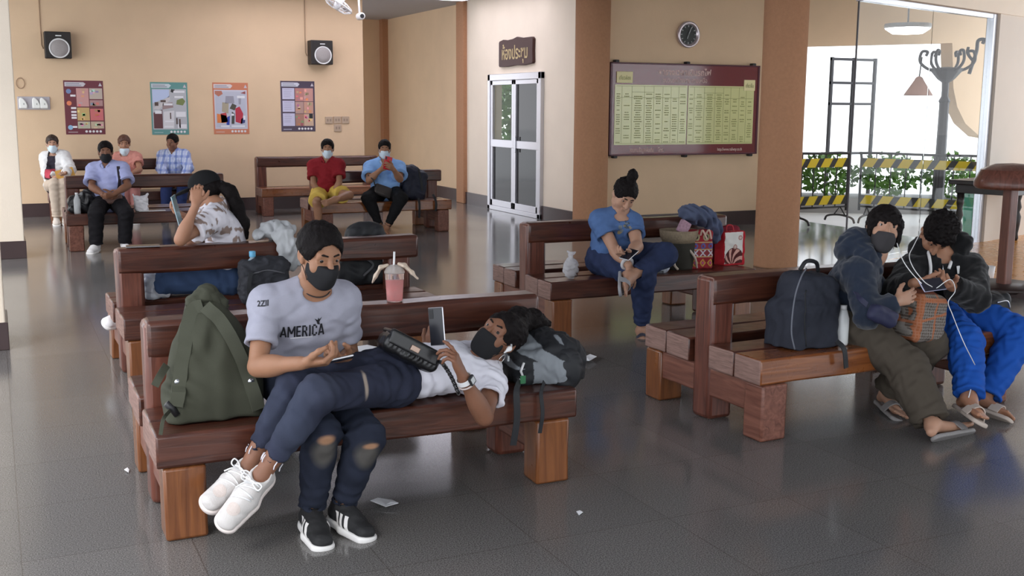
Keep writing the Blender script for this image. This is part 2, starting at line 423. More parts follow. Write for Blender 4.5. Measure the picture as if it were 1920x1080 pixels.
def column(x, y, r, lab):
    bm = NB(); lathe(bm, [(r*1.0, 0), (r, .02), (r*.985, 1.7), (r, 3.42)], (0, 0, 0), 40)
    o = obj('column', bm, M_col, None, True); o.location = (x, y, 0); return tag(o, kind='structure', label=lab)
column(7.1, 12.72, .228, 'terracotta round column beside the door wall')
column(7.47, 9.32, .228, 'terracotta round column in front of the bright exit')
struct('column', box(NB(), (7.33, 17.62, 0), (7.6, 17.95, 3.42)), M_col, bevel=.012, label='slim terracotta square column left of the aluminium door')
# left row of square pillars along the open side
for y, x, lab in ((13.0, .25, 'cream square pillar at the left edge, farther one'), (8.1, .005, 'cream square pillar at the left edge, nearer one')):
    o = struct('column', box(NB(), (x-.5, y, 0), (x, y+.5, 3.42)), M_cream, bevel=.01, label=lab)
    bm = NB(); box(bm, (x-.515, y-.015, 0), (x+.015, y+.515, .19)); q = obj('skirting', bm, M_base, o, bevel=.004)
# exterior ground and apron
struct('trim_3', box(NB(), (-60, -60, -.3), (80, 80, -.12)), mat('outside_concrete', (.80, .79, .77), .8, var=.06, vs=1.5), label='pale concrete ground outside')

# ------------------------------------------------------------------ aluminium door in the door wall (plane X = 7.4)
def door():
    d = thing('door', 'aluminium framed double door with dark glass panes under the small brown sign', 'door', (7.4, 15.65, 0))
    d.name = 'door_1'; d['kind'] = 'structure'
    y0, y1, H = 14.69, 16.62, 2.17
    def part(n, lo, hi, mm, par=d, bv=.006):
        bm = NB(); L = v3(d.location); box(bm, tuple(v3(lo)-L), tuple(v3(hi)-L)); return obj(n, bm, mm, par, bevel=bv)
    fr = .09
    bm = NB(); L = v3(d.location)
    for lo, hi in (((7.34, y0, 0), (7.41, y0+fr, H)), ((7.34, y1-fr, 0), (7.41, y1, H)), ((7.34, y0, H-.1), (7.41, y1, H)), ((7.34, y0, 0), (7.41, y1, .07))):
        box(bm, tuple(v3(lo)-L), tuple(v3(hi)-L))
    obj('frame', bm, M_alu, d, bevel=.006)
    ym = (y0+y1)/2
    for a, c in ((y0+fr, ym), (ym, y1-fr)):
        bm = NB(); s = .075
        for lo, hi in (((7.355, a, .07), (7.4, a+s, H-.1)), ((7.355, c-s, .07), (7.4, c, H-.1)), ((7.352, a, 1.02), (7.4, c, 1.14)), ((7.355, a, .07), (7.4, c, .17)), ((7.355, a, H-.17), (7.4, c, H-.1))):
            box(bm, tuple(v3(lo)-L), tuple(v3(hi)-L))
        lf = obj('leaf', bm, M_alu, d, bevel=.005)
        for z0, z1 in ((.17, 1.02), (1.14, H-.17)): part('glass_pane', (7.385, a+s, z0), (7.392, c-s, z1), mat('tinted_glass', (.62, .66, .60), .0, trans=1, ior=1.1) if (a > y0+.2 and z0 > 1) else M_dkglass, lf, 0)
    part('handle', (7.335, ym-.11, .96), (7.352, ym-.085, 1.2), M_steel)
door()
# fluorescent ceiling lights over the far half of the hall (just above the frame)
for r_ in range(4):
    for k in range(2):
        T = thing('ceiling_light', 'long fluorescent ceiling light over the far benches, %s row, %s one' % (('first', 'second', 'third', 'last')[r_], ('left', 'right')[k]), 'lamp', (4.1+2.05*k, 14.75+.72*r_, 3.42), group='fluorescent ceiling lights')
        obj('housing', box(NB(), (-.98, -.2, -.05), (.98, .2, 0)), M_white, T, bevel=.006)
        obj('diffuser', box(NB(), (-.95, -.18, -.062), (.95, .18, -.05)), mat('tube_glow', (.90, .88, 1.0), .5, emit=4.8), T)

# small carved sign above the door
sg = thing('sign', 'small dark brown wooden sign with gold lettering above the aluminium door', 'sign', (7.4, 15.6, 2.49))
pts = [(-.61, -.19), (-.59, -.21), (-.3, -.215), (0, -.2), (.3, -.21), (.58, -.19), (.61, -.17), (.6, 0), (.61, .17), (.57, .2), (.25, .2), (.05, .225), (-.1, .2), (-.3, .19), (-.45, .205), (-.59, .185), (-.61, .16)]
obj('board', prism(NB(), pts, -.05, 0, lambda u, v, h: (h, -u, v)), mat('sign_wood', (.055, .018, .016), .5), sg, bevel=.008)
text('lettering', 'ห้องประชุม', .27, (7.347, 15.62, 2.47), (0, -1, 0), (0, 0, 1), mat('gold_paint', (.52, .40, .2), .5), sg, bold=.004, width=.92)

# ------------------------------------------------------------------ timetable board (plane Y = 12.95)
def timetable():
    T = thing('timetable_board', 'large maroon framed timetable board with yellow-green tables on the wall', 'noticeboard', (8.68, 12.95, 1.63))
    L = v3(T.location)
    M_mar = mat('maroon_panel', (.17, .018, .028), .12, coat=.6)
    M_pan = mat('yellow_green_sheet', (.72, .72, .34), .15, coat=.6, var=.04, vs=2)
    M_ink = mat('green_ink', (.22, .24, .06), .6); M_lab = mat('pale_yellow_tag', (.85, .78, .42), .4)
    M_let = mat('pale_pink_lettering', (.78, .55, .5), .5)
    x0, x1, z0, z1 = 7.46, 9.89, 1.015, 2.25
    def part(n, lo, hi, mm, bv=0, par=T):
        bm = NB(); box(bm, tuple(v3(lo)-L), tuple(v3(hi)-L)); return obj(n, bm, mm, par, bevel=bv)
    part('panel', (x0, 12.87, z0), (x1, 12.95, z1), M_mar, .004)
    bm = NB()
    for lo, hi in (((x0, 12.86, z0), (x0+.03, 12.95, z1)), ((x1-.03, 12.86, z0), (x1, 12.95, z1)), ((x0, 12.86, z1-.02), (x1, 12.95, z1)), ((x0, 12.86, z0), (x1, 12.95, z0+.02))):
        box(bm, tuple(v3(lo)-L), tuple(v3(hi)-L))
    obj('frame', bm, mat('maroon_frame', (.09, .012, .03), .3), T, bevel=.004)
    for x in (x0+.1, 8.68, x1-.1):
        for z, s in ((z1+.012, 1), (z0-.012, -1)): part('bracket', (x-.03, 12.86, z-.02), (x+.03, 12.94, z+.02), M_black, .01)
    xm = 8.685; pz0, pz1 = 1.16, 1.96
    rng = random.Random(3)
    for k, (a, c) in enumerate(((7.53, xm-.008), (xm+.008, 9.80))):
        sh = part('timetable_sheet', (a, 12.864, pz0), (c, 12.872, pz1), M_pan, .002)
        wd = c-a; cols = [0, .095, .23, .40, .53, .655, .77, .88, 1.0] if k == 0 else [0, .09, .24, .40, .53, .64, .77, .88, 1.0]
        g = NB(); yy = 12.8632
        def ln(X0, Z0, X1, Z1): box(g, tuple(v3((X0, yy, Z0))-L), tuple(v3((X1, yy+.0006, Z1))-L))
        for f in cols[1:-1]: ln(a+wd*f-.002, pz0+.02, a+wd*f+.002, pz1-.02)
        zs = [pz1-.02, pz1-.11, pz1-.17]; z = pz1-.22
        for zz in (pz1-.02, pz1-.17, pz0+.02): ln(a+.02, zz-.002, c-.02, zz+.002)
        ln(a+wd*.23, pz1-.1, a+wd*.53, pz1-.096)
        nrow = 19; rh = (pz1-.2-pz0-.02)/nrow
        obj('table_lines', g, M_ink, sh); g = NB()
        for r_ in range(-3, nrow):
            zz = pz1-.2-rh*(r_+.5)
            for i in range(len(cols)-1):
                p = .9 if i in (2, 3) else .6
                if rng.random() > p: continue
                cw = wd*(cols[i+1]-cols[i]); w = cw*rng.uniform(.35, .68); cx = a+wd*(cols[i]+cols[i+1])/2
                q = cx-w/2
                while q < cx+w/2:
                    s = rng.uniform(.008, .022); ln(q, zz-.006, min(q+s, cx+w/2), zz+.006); q += s+.005
        obj('table_figures', g, M_ink, sh)
    for (a, c, zc, tx) in ((7.55, 7.80, 2.055, 'เที่ยวล่อง'), (9.62, 9.81, 1.975, 'เที่ยวขึ้น')):
        lb = part('tag_plate', (a, 12.858, zc-.075), (c, 12.87, zc+.075), M_lab, .004)
        text('tag_lettering', tx, .07, ((a+c)/2, 12.8572, zc-.01), (1, 0, 0), (0, 0, 1), M_ink, T, width=(c-a)*.7)
    text('title_lettering', 'ตารางเวลาเดินรถไฟ', .11, (8.63, 12.868, 2.13), (1, 0, 0), (0, 0, 1), M_let, T, width=.86, bold=.002)
    text('subtitle_lettering', 'ขบวนรถโดยสาร สายเหนือ', .085, (8.64, 12.868, 2.025), (1, 0, 0), (0, 0, 1), M_let, T, width=.72)
    text('footer_lettering', 'สอบถามข้อมูลเพิ่มเติม', .075, (7.97, 12.868, 1.085), (1, 0, 0), (0, 0, 1), M_let, T, width=.38, bold=.001)
    text('footer_lettering', 'โทร.', .075, (8.28, 12.868, 1.085), (1, 0, 0), (0, 0, 1), M_let, T, width=.09, bold=.001)
    text('footer_lettering', 'http://www.railway.co.th', .06, (9.42, 12.868, 1.085), (1, 0, 0), (0, 0, 1), M_let, T, width=.42, bold=.0005)
timetable()

# clock
ck = thing('wall_clock', 'round wall clock with dark face and silver rim above the timetable', 'clock', (8.70, 12.95, 2.645))
obj('rim', lathe(NB(), [(.17, 0), (.18, -.02), (.178, -.05), (.165, -.06), (.135, -.045), (.13, -.03)], n=40, ax='y'), mat('chrome_rim', (.62, .55, .58), .25, metal=.7), ck, True)
obj('dial', lathe(NB(), [(.138, -.02), (.138, -.032)], n=40, ax='y'), mat('clock_dial', (.03, .035, .035), .4), ck)
bm = NB()
for i in range(12):
    a = i*math.pi/6; c, s = math.sin(a), math.cos(a)
    box(bm, (-.006, -.036, .1), (.006, -.032, .124), np.array(((s, 0, c), (0, 1, 0), (-c, 0, s))), (0, 0, 0))
obj('hour_marks', bm, mat('mark_grey', (.4, .42, .42), .5), ck)
for nm, a, l in (('hour_hand', math.radians(200), .06), ('minute_hand', math.radians(25), .1)):
    c, s = math.sin(a), math.cos(a)
    obj(nm, box(NB(), (-.006, -.042, -.01), (.006, -.037, l), np.array(((s, 0, c), (0, 1, 0), (-c, 0, s))), (0, 0, 0)), mat('mark_grey', (.4, .42, .42), .5), ck)

# ------------------------------------------------------------------ posters on the back wall (plane Y = 17.8)
def poster(x0, x1, z0, z1, ground, accent, lab, style):
    P = thing('poster', lab, 'poster', ((x0+x1)/2, 17.8, z0), group='railway posters on the back wall')
    w, h = x1-x0, z1-z0
    def r_(n, u0, v0, u1, v1, col, lay=1, par=P):
        bm = NB(); y = -.004-.0012*lay
        box(bm, (-w/2+u0*w, y, v0*h), (-w/2+u1*w, y+.0012, v1*h)); return obj(n, bm, mat('print_%02x%02x%02x' % tuple(int(min(.999, c)*255) for c in col), col, .35), par)
    bm = NB(); box(bm, (-w/2, -.004, 0), (w/2, 0, h)); sh = obj('sheet', bm, mat('poster_'+style, ground, .3), P)
    rg = random.Random(style)
    def slab(pts, col, lay=2, n='shape'):
        bm = NB(); y = -.004-.0012*lay
        prism(bm, [(-w/2+u*w, v*h) for u, v in pts], y, y+.001, lambda u, v, q: (u, q, v)); return obj(n, bm, mat('print_%02x%02x%02x' % tuple(int(min(.999, c)*255) for c in col), col, .35), P)
    slab([(.03, .89), (.5, .89), (.56, .94), (.5, .97), (.03, .97)], lerp(accent, (.75, .75, .8), .75), n='title_strip')
    for q in range(2): r_('title_lettering', .06, .935-.03*q, .40+.05*q, .95-.03*q, (.3, .3, .36), 3)
    slab([(.88, .90), (.97, .90), (.925, .965)], (.6, .55, .6), n='emblem')
    if style == 'red':
        x = .3
        for (u0, v0, u1, v1, c) in ((.31, .52, .62, .86, (.62, .32, .3)), (.64, .66, .97, .86, (.55, .45, .38)), (.64, .53, .97, .64, (.45, .25, .24)), (.31, .26, .62, .50, (.6, .4, .16)), (.64, .26, .97, .48, (.62, .16, .16)), (.31, .11, .62, .24, (.5, .48, .35)), (.64, .11, .97, .24, (.55, .42, .3))):
            fr = r_('photo', u0, v0, u1, v1, c, 2)
            for _ in range(5):
                a, d = rg.uniform(u0, u1-.1), rg.uniform(v0, v1-.05)
                r_('photo_detail', a, d, a+rg.uniform(.05, .1), d+rg.uniform(.02, .05), [min(.9, k*rg.uniform(.5, 1.8)) for k in c], 3)
        for v, c in ((.80, (.2, .28, .5)), (.58, (.85, .25, .12)), (.13, (.3, .5, .7))):
            bm = NB(); lathe(bm, [(.035, -.0075), (.035, -.006)], (-w/2+.12*w, 0, v*h), 16, 'y'); obj('dot', bm, mat('dot%.2f' % v, c, .4), P)
        for v in (.72, .49, .42, .36, .31, .14): r_('caption', .16, v-.018, .29, v+.018, (.85, .8, .82), 2)
    elif style == 'teal':
        r_('picture', .04, .10, .96, .87, (.50, .50, .53), 1)
        slab([(.05, .6), (.5, .72), (.5, .86), (.05, .86)], (.52, .6, .82)); slab([(.06, .12), (.3, .12), (.3, .48), (.06, .42)], (.12, .04, .045))
        slab([(.06, .5), (.5, .74), (.52, .66), (.2, .48)], (.62, .58, .58)); slab([(.3, .48), (.6, .52), (.58, .62), (.32, .6)], (.34, .24, .24))
        slab([(.68, .58), (.86, .56), (.93, .64), (.86, .70), (.7, .66)], (.2, .24, .08)); slab([(.6, .8), (.66, .86), (.56, .87), (.54, .82)], (.03, .03, .03))
        slab([(.3, .12), (.6, .12), (.62, .46), (.34, .44)], (.7, .68, .70))
        for (a, d, c2, f) in ((.62, .8, .92, .84), (.64, .7, .88, .74), (.1, .40, .28, .46), (.34, .56, .58, .6), (.34, .14, .58, .17), (.66, .34, .93, .44), (.7, .12, .94, .2), (.36, .24, .6, .27)): r_('caption', a, d, c2, f, (.8, .79, .82), 4)
        for (a, d, c2, f) in ((.50, .30, .53, .42), (.66, .2, .7, .32), (.74, .13, .78, .3), (.26, .62, .4, .66), (.1, .55, .2, .62)): r_('figure', a, d, c2, f, (.1, .06, .05), 4)
    elif style == 'orange':
        r_('picture', .04, .10, .96, .86, (.62, .60, .68), 1); r_('picture_inset', .07, .13, .93, .83, (.52, .53, .62), 2)
        for pts, c in (([(.06, .84), (.25, .84), (.28, .78), (.16, .73), (.06, .78)], (.5, .18, .12)), ([(.78, .80), (.92, .84), (.92, .78)], (.3, .08, .08)), ([(.1, .22), (.36, .22), (.36, .36), (.1, .40)], (.75, .22, .06)), ([(.22, .22), (.40, .24), (.36, .42), (.2, .40)], (.55, .05, .06)), ([(.36, .18), (.44, .18), (.46, .36), (.36, .32)], (.03, .06, .38)), ([(.62, .24), (.80, .20), (.84, .40), (.74, .54), (.62, .5)], (.5, .03, .06)), ([(.5, .2), (.58, .2), (.6, .4), (.52, .44)], (.06, .06, .05)), ([(.76, .2), (.88, .22), (.9, .34), (.78, .3)], (.05, .06, .2)), ([(.24, .44), (.42, .4), (.44, .6), (.26, .62)], (.42, .36, .26)), ([(.34, .6), (.6, .6), (.58, .74), (.36, .74)], (.33, .32, .38)), ([(.72, .58), (.78, .58), (.8, .76), (.72, .74)], (.34, .33, .4)), ([(.46, .5), (.6, .46), (.66, .56), (.54, .6)], (.08, .07, .05))): slab(pts, c, 3)
        for (a, d, c2, f) in ((.68, .70, .9, .75), (.5, .36, .58, .4), (.84, .28, .9, .36), (.2, .14, .44, .17), (.5, .14, .88, .17)): r_('caption', a, d, c2, f, (.8, .8, .84), 4)
    else:
        for v0, v1 in ((.64, .86), (.39, .61), (.11, .36)):
            r_('text_block', .05, v0, .40, v1, (.60, .58, .74), 2)
            for q in range(5): r_('text_line', .09, v1-.035-.035*q, .09+rg.uniform(.16, .28), v1-.027-.035*q, (.36, .35, .46), 3)
        for (u0, v0, u1, v1, c) in ((.42, .60, .68, .86, (.5, .22, .2)), (.68, .60, .95, .86, (.58, .3, .26)), (.42, .36, .66, .59, (.48, .3, .26)), (.67, .36, .95, .59, (.58, .32, .24)), (.42, .11, .67, .35, (.42, .22, .16)), (.67, .11, .95, .35, (.62, .42, .3))):
            r_('photo', u0, v0, u1, v1, c, 2)
            for _ in range(5):
                a, d = rg.uniform(u0, u1-.09), rg.uniform(v0, v1-.06)
                r_('photo_detail', a, d, a+rg.uniform(.04, .09), d+rg.uniform(.02, .06), [min(.9, k*rg.uniform(.4, 1.8)) for k in c], 3)
        slab([(.82, .26), (.93, .26), (.93, .35), (.82, .35)], (.02, .02, .02), 4)
    bm = NB()
    for k in range(5): lathe(bm, [(.018, -.0075), (.018, -.005)], (-w/2+w*(.52+.09*k), 0, h*.055), 12, 'y')
    obj('round_icons', bm, mat('icon_white', (.8, .78, .8), .4), P)
    r_('small_print', .06, .035, .3, .05, lerp(accent, (.6, .6, .6), .5), 2)
poster(1.005, 1.558, 1.213, 2.006, (.15, .02, .035), (.3, .1, .12), 'dark red railway poster with food photos, leftmost of the four posters', 'red')
poster(2.234, 2.785, 1.203, 2.0, (.12, .30, .28), (.1, .4, .4), 'teal bordered railway poster with grey pictures, right of the dark red one', 'teal')
poster(3.166, 3.718, 1.207, 2.007, (.62, .21, .11), (.7, .3, .15), 'orange bordered railway poster with colourful figures', 'orange')
poster(4.234, 4.792, 1.245, 2.048, (.075, .05, .085), (.3, .3, .5), 'navy bordered railway poster with lilac text blocks, rightmost of the four posters', 'navy')

# loudspeakers on the back wall
def speaker(x, z, lab):
    T = thing('loudspeaker', lab, 'speaker', (x, 17.8, z), group='wall loudspeakers')
    obj('cabinet', box(NB(), (-.18, -.22, -.19), (.18, 0, .19)), mat('speaker_black', (.022, .018, .016), .5), T, bevel=.012)
    lathe_ = lathe(NB(), [(.135, -.222), (.142, -.228), (.138, -.236), (.126, -.236), (.122, -.228)], (0.015, 0, -.045), 40, 'y'); obj('cone_ring', lathe_, M_white, T, True)
    obj('grille', lathe(NB(), [(.124, -.222), (.12, -.232), (.05, -.238), (0.005, -.239)], (.015, 0, -.045), 40, 'y'), mat('speaker_mesh', (.36, .33, .32), .7, var=.2, vs=150), T, True)
    obj('badge', box(NB(), (-.03, -.225, .125), (.05, -.221, .14)), M_white, T)
    bm = NB()
    for q in range(3): box(bm, (-.12+.05*q, -.224, .15), (-.09+.05*q, -.22, .165))
    obj('slots', bm, M_black, T)
    wtube('cable', [(x-.19, 17.79, z-.05), (x-.215, 17.79, z), (x-.215, 17.79, z+.3), (x-.21, 17.79, 3.42)], .007, mat('cable_tan', (.42, .28, .18), .6), T, 6)
speaker(.955, 2.505, 'black wall loudspeaker above the dark red poster')
speaker(4.87, 2.50, 'black wall loudspeaker above the navy poster')

# panel of three white rounded units by the left pillar, outlets, cable loop
tk = thing('wall_panel', 'grey wall panel with three white rounded covers near the left pillar', 'panel', (.6, 17.8, 1.67))
obj('back_plate', box(NB(), (-.23, -.02, -.095), (.21, 0, .095)), mat('plate_grey', (.5, .47, .5), .5), tk, bevel=.01)
for x in (-.155, .02, .125):
    pts = [(-.055, -.075), (.05, -.075), (.052, -.03), (.03, .03), (-.012, .078), (-.04, .08), (-.055, .05)]
    cv = obj('cover', prism(NB(), [(u+x, v) for u, v in pts], -.07, -.02, lambda u, v, h: (u, h, v)), mat('cover_white', (.9, .9, .85), .35), tk, bevel=.012)
    obj('button', box(NB(), (x, -.074, -.025), (x+.014, -.07, 0)), mat('button_grey', (.45, .45, .42), .5), cv)
wl = wtube('cable_loop', [(.425+.055*math.cos(a), 17.785, 1.955+.075*math.sin(a)) for a in np.linspace(0, 6.283, 24)[:-1]], .006, mat('cable_tan', (.42, .28, .18), .6), None, 6, True)
tag(wl, 'thin tan cable loop hanging on the wall beside the left pillar', 'cable')
for k, (x, z, lab) in enumerate(((5.02, 1.425, 'leftmost'), (5.16, 1.43, 'middle one of the upper row'), (5.30, 1.43, 'rightmost'), (5.165, 1.30, 'the one below the others'))):
    ou = thing('socket_outlet', 'beige socket plate right of the navy poster, '+lab, 'socket', (x, 17.8, z), group='beige socket plates')
    obj('plate', box(NB(), (-.062, -.018, -.058), (.062, 0, .058)), mat('socket_beige', (.5, .37, .27), .5), ou, bevel=.005)
    bm = NB(); box(bm, (-.035, -.02, -.02), (-.012, -.017, .02)); box(bm, (.012, -.02, -.02), (.035, -.017, .02)); obj('socket_holes', bm, mat('socket_dark', (.33, .24, .18), .6), ou)

# orbit fans under the ceiling
def fan(x, y, z, tilt, lab):
    T = thing('orbit_fan', lab, 'fan', (x, y, z), group='ceiling fans at the back')
    R = np.array(Matrix.Rotation(tilt[0], 3, 'X') @ Matrix.Rotation(tilt[1], 3, 'Y'))
    mw = mat('fan_white', (.78, .78, .78), .35)
    def ring(n, r, h, th, par=T):
        return wtube(n, [v3((x, y, z))+R@v3((r*math.cos(a), r*math.sin(a), h)) for a in np.linspace(0, 6.283, 41)[:-1]], th, mw, par, 8, True)
    cage = ring('cage', .235, 0, .012)
    for q in range(18):
        a = q*math.pi/9; bm = NB()
        pts = [R@v3((r*math.cos(a), r*math.sin(a), h)) for r, h in ((.06, -.07), (.16, -.065), (.228, -.015), (.235, 0), (.225, .03), (.12, .07), (.05, .08))]
        tube(bm, pts, .0035, 5); obj('cage_wire', bm, mw, cage, True)
    bm = NB()
    for q in range(3):
        a0 = q*2*math.pi/3
        f = [R@v3((r*math.cos(a0+a), r*math.sin(a0+a), h)) for r, a, h in ((.04, -.2, .0), (.2, -.35, .02), (.21, .35, -.02), (.04, .3, -.0))]
        vs = [bm.verts.new(tuple(p)) for p in f]+[bm.verts.new(tuple(p+R@v3((0, 0, .006)))) for p in f]
        for fc in ((0, 1, 2, 3), (7, 6, 5, 4), (0, 4, 5, 1), (1, 5, 6, 2), (2, 6, 7, 3), (3, 7, 4, 0)): bm.faces.new([vs[i] for i in fc])
    obj('blades', bm, mat('fan_blade', (.55, .52, .53), .3), T)
    bm = NB(); tube(bm, [R@v3((0, 0, -.08)), R@v3((0, 0, .0)), R@v3((0, 0, .14))], [.045, .055, .06], 20); obj('motor', bm, mw, T, True)
    wtube('mount_rod', [v3((x, y, z))+R@v3((0, 0, .12)), (x+.03, y, z+.25), (x+.03, y, 3.42)], .015, mw, T)
fan(2.13, 16.4, 3.235, (.1, -.12), 'white orbit fan under the ceiling above the teal poster')
fan(4.83, 16.5, 3.16, (.1, .55), 'white orbit fan under the ceiling above the right loudspeaker')
cc = thing('security_camera', 'small white security camera beside the right fan', 'camera', (5.30, 16.9, 3.03))
obj('housing', lathe(NB(), [(.04, -.1), (.055, -.08), (.055, .06), (.035, .1)], n=20, ax='y'), M_white, cc, True)
obj('lens', lathe(NB(), [(.03, -.112), (.034, -.1)], n=16, ax='y'), M_black, cc)
bm = NB(); tube(bm, [(0, .03, .05), (0, .06, .2), (0, .06, .39)], .016); obj('bracket', bm, M_white, cc, True)

# ------------------------------------------------------------------ glass partition on the right
A = v3((8.09, 8.95, 0)); B = v3((11.0, 9.9, 0)); AB = unit(B-A); ABn = np.array((-AB[1], AB[0], 0))
def on(tt, z, off=0): return tuple(A+AB*tt+ABn*off+np.array((0, 0, z)))
Rg = np.stack([AB, ABn, (0, 0, 1)], 1); LAB = np.linalg.norm(B-A)
gp = thing('glass_partition', 'tall clear glass partition in front of the bright exit, metal post on its right', 'partition', tuple(A)); gp.name = 'window_1'; gp['kind'] = 'structure'
M_gl = mat('clear_glass', (.93, .96, .95), .0, trans=1, ior=1.12)
for a, b_ in ((0, LAB*.52), (LAB*.52+.008, LAB)):
    obj('glass_pane', box(NB(), (a, -.005, .06), (b_, .005, 2.74), Rg, (0, 0, 0)), M_gl, gp)
obj('post', box(NB(), (LAB, -.05, 0), (LAB+.1, .05, 2.8), Rg, (0, 0, 0)), M_steel, gp, bevel=.01)
obj('top_rail', box(NB(), (0, -.04, 2.74), (LAB+.1, .04, 2.8), Rg, (0, 0, 0)), M_steel, gp, bevel=.006)
obj('edge_strip', box(NB(), (-.012, -.008, 0), (0, .008, 2.74), Rg, (0, 0, 0)), mat('edge_dark', (.05, .045, .05), .4), gp)
struct('wall_header', box(NB(), (-.1, -.1, 2.8), (LAB+3.5, .1, 3.42), Rg, A), M_cream)
struct('wall_right', box(NB(), (LAB+.1, -.08, 0), (LAB+2.2, .08, 2.8), Rg, A), mat('pale_plaster', (.72, .64, .55), .7, var=.04, vs=3))
# orange timber floor behind a dark kerb
M_or = wood('orange_boards', (.60, .235, .03), (.80, .36, .07), .25, .3, 1, 0)
struct('floor_orange', prism(NB(), [(8.3, 4.5), (14, 4.5), (14, 10.9), tuple((B+AB*1.0)[:2]), tuple((A+AB*.25-ABn*.12)[:2])], 0.0, .03, lambda u, v, h: (u, v, h)), M_or)
struct('trim_4', box(NB(), (8.18, 4.5, 0), (8.31, 8.9, .05)), M_base)

# ------------------------------------------------------------------ sleeper benches
M_wx = wood('varnished_sleeper', (.038, .011, .007), (.115, .036, .020), .3, .3, 1.0, 0)
M_wo = wood('orange_sleeper', (.13, .040, .012), (.26, .092, .028), .3, .4, 1.0, 2)
M_wy = wood('weathered_crossbeam', (.11, .035, .022), (.25, .10, .065), .45, .15, 1.0, 1)
M_wz = wood('post_timber', (.06, .017, .011), (.2, .065, .04), .35, .3, 1.0, 2)
M_ws = wood('orange_seat_timber', (.13, .035, .010), (.30, .10, .028), .25, .5, 1.0, 0)
M_end = wood('grey_end_grain', (.17, .10, .08), (.33, .2, .165), .7, 0, 3, 1)
def beam(name, x0, x1, y0, y1, z0, z1, m, par, seed, rough=.004, bev=.012, top_round=0, ends=True):
    """a hand-hewn timber: box cut along its length with slightly wandering faces"""
    rg = random.Random(seed); bm = NB(); dims = (x1-x0, y1-y0, z1-z0); ax = max(range(3), key=lambda i: dims[i])
    n = max(2, int(dims[ax]/.22)); rough *= .6; rings = []
    o = [i for i in range(3) if i != ax]; lo = (x0, y0, z0); hi = (x1, y1, z1)
    for k in range(n+1):
        ring = []
        for a, b in ((0, 0), (1, 0), (1, 1), (0, 1)):
            p = [0, 0, 0]; p[ax] = lo[ax]+dims[ax]*k/n
            p[o[0]] = (hi if a else lo)[o[0]]+rg.uniform(-rough, rough); p[o[1]] = (hi if b else lo)[o[1]]+rg.uniform(-rough, rough)
            ring.append(bm.verts.new(p))
        rings.append(ring)
    for a, b in zip(rings, rings[1:]):
        for j in range(4): bm.faces.new((a[j], a[(j+1) % 4], b[(j+1) % 4], b[j]))
    e0 = bm.faces.new(rings[0][::-1]); e1 = bm.faces.new(rings[-1])
    if ends: e0.material_index = 1; e1.material_index = 1
    bmesh.ops.recalc_face_normals(bm, faces=bm.faces[:])
    o = obj(name, bm, [m, M_end], par, True, bevel=bev); o.data.set_sharp_from_angle(angle=.7); return o
def bench(lab, x, y, rz, L=1.8, rail=.775, double=True, seat=None, seed=1, zs=.425, front=None, D=.44, legc=None):
    """origin: front left foot; x along the bench, y towards its back"""
    T = thing('timber_bench', lab, 'bench', (x, y, 0), rz, 'heavy sleeper benches')
    seat = seat or M_wx; front = front or seat; legm = legc or M_wo
    P = .16; back = D+P+D if double else D+P
    w = D/2-.012
    rows = [0, D/2] + ([D+P+.012, D+P+D/2+.012] if double else [])
    for k, yy in enumerate(rows): beam('seat_plank', 0.005*k, L-.004*k, yy, yy+w, zs-.132, zs, front if k == 0 else seat, T, seed*10+k)
    for k, xx in enumerate((.03, L-.19)):
        beam('post', xx, xx+.16, D+.004, D+P-.004, 0.0, rail, M_wz, T, seed*10+6+k, bev=.025)
        beam('crossbeam', xx+.012, xx+.148, .03, back-.03, .13, zs-.134, M_wy, T, seed*10+8+k)
        beam('leg', xx-.005, xx+.155, .006, .15, 0, zs-.134, legm, T, seed*10+10+k, ends=False)
        if double: beam('leg', xx-.005, xx+.155, back-.15, back-.006, 0, zs-.134, M_wo, T, seed*10+12+k, ends=False)
    beam('backrest_rail', .035+.16*0, L+.03, D-.002, D+P-.02, rail-.155, rail+.004, M_wx, T, seed*10+14, rough=.006, bev=.022)
    return T
bench('dark timber bench in the foreground carrying the lying woman and the man in grey', .48, 4.166, 0, 1.8, .775, seed=1)
bench('dark timber bench behind the foreground bench, with the woman in the black cap', .62, 6.62, .02, 1.98, .775, seed=2)
bench('timber bench at far left with the man in the black mask', .70, 13.35, 0, 1.82, .83, seed=3, legc=M_wy)
bench('timber bench against the back wall at left, three people on it', .66, 16.6, 0, 1.95, .87, False, seed=4)
bench('empty looking timber bench against the back wall at centre', 3.62, 16.6, 0, 1.95, .87, False, seed=5, front=M_ws, legc=M_wy)
bench('orange brown timber bench with the man in the red polo shirt', 3.72, 13.72, 0, 1.82, .80, seed=6, front=M_ws, legc=M_wy)
bench('dark timber bench with the woman in the blue T-shirt and her bags', 3.52, 6.86, 0, 1.8, .80, seed=7, front=M_wx)
bench('timber bench at right with orange front edge and the couple in hoodies', 3.36, 4.27, .035, 1.85, .775, seed=8, front=M_ws, legc=M_wy)

# ------------------------------------------------------------------ people
def frame(fw, up):
    f = unit(fw); r = unit(np.cross(f, up)); u = np.cross(r, f); return np.stack([r, f, u], 1)   # columns: their right, forward, up
SKIN = {}
def skin_mat(k, col):
    m = mat('skin_'+k, col, .5, var=.08, vs=25, bump=.05, bs=200, spec=.4); t, b = nodes_of(m)
    b.inputs['Subsurface Weight'].default_value = .12; b.inputs['Subsurface Radius'].default_value = (.012, .005, .003); b.inputs['Subsurface Scale'].default_value = .5
    return m
M_hair = mat('black_hair', (.010, .008, .008), .6, var=.4, vs=60, bump=.3, bs=260, spec=.1)
M_eye = mat('eye_white', (.36, .32, .30), .5); M_iris = mat('eye_dark', (.012, .008, .006), .4)
M_brow = mat('brow', (.018, .012, .010), .8)

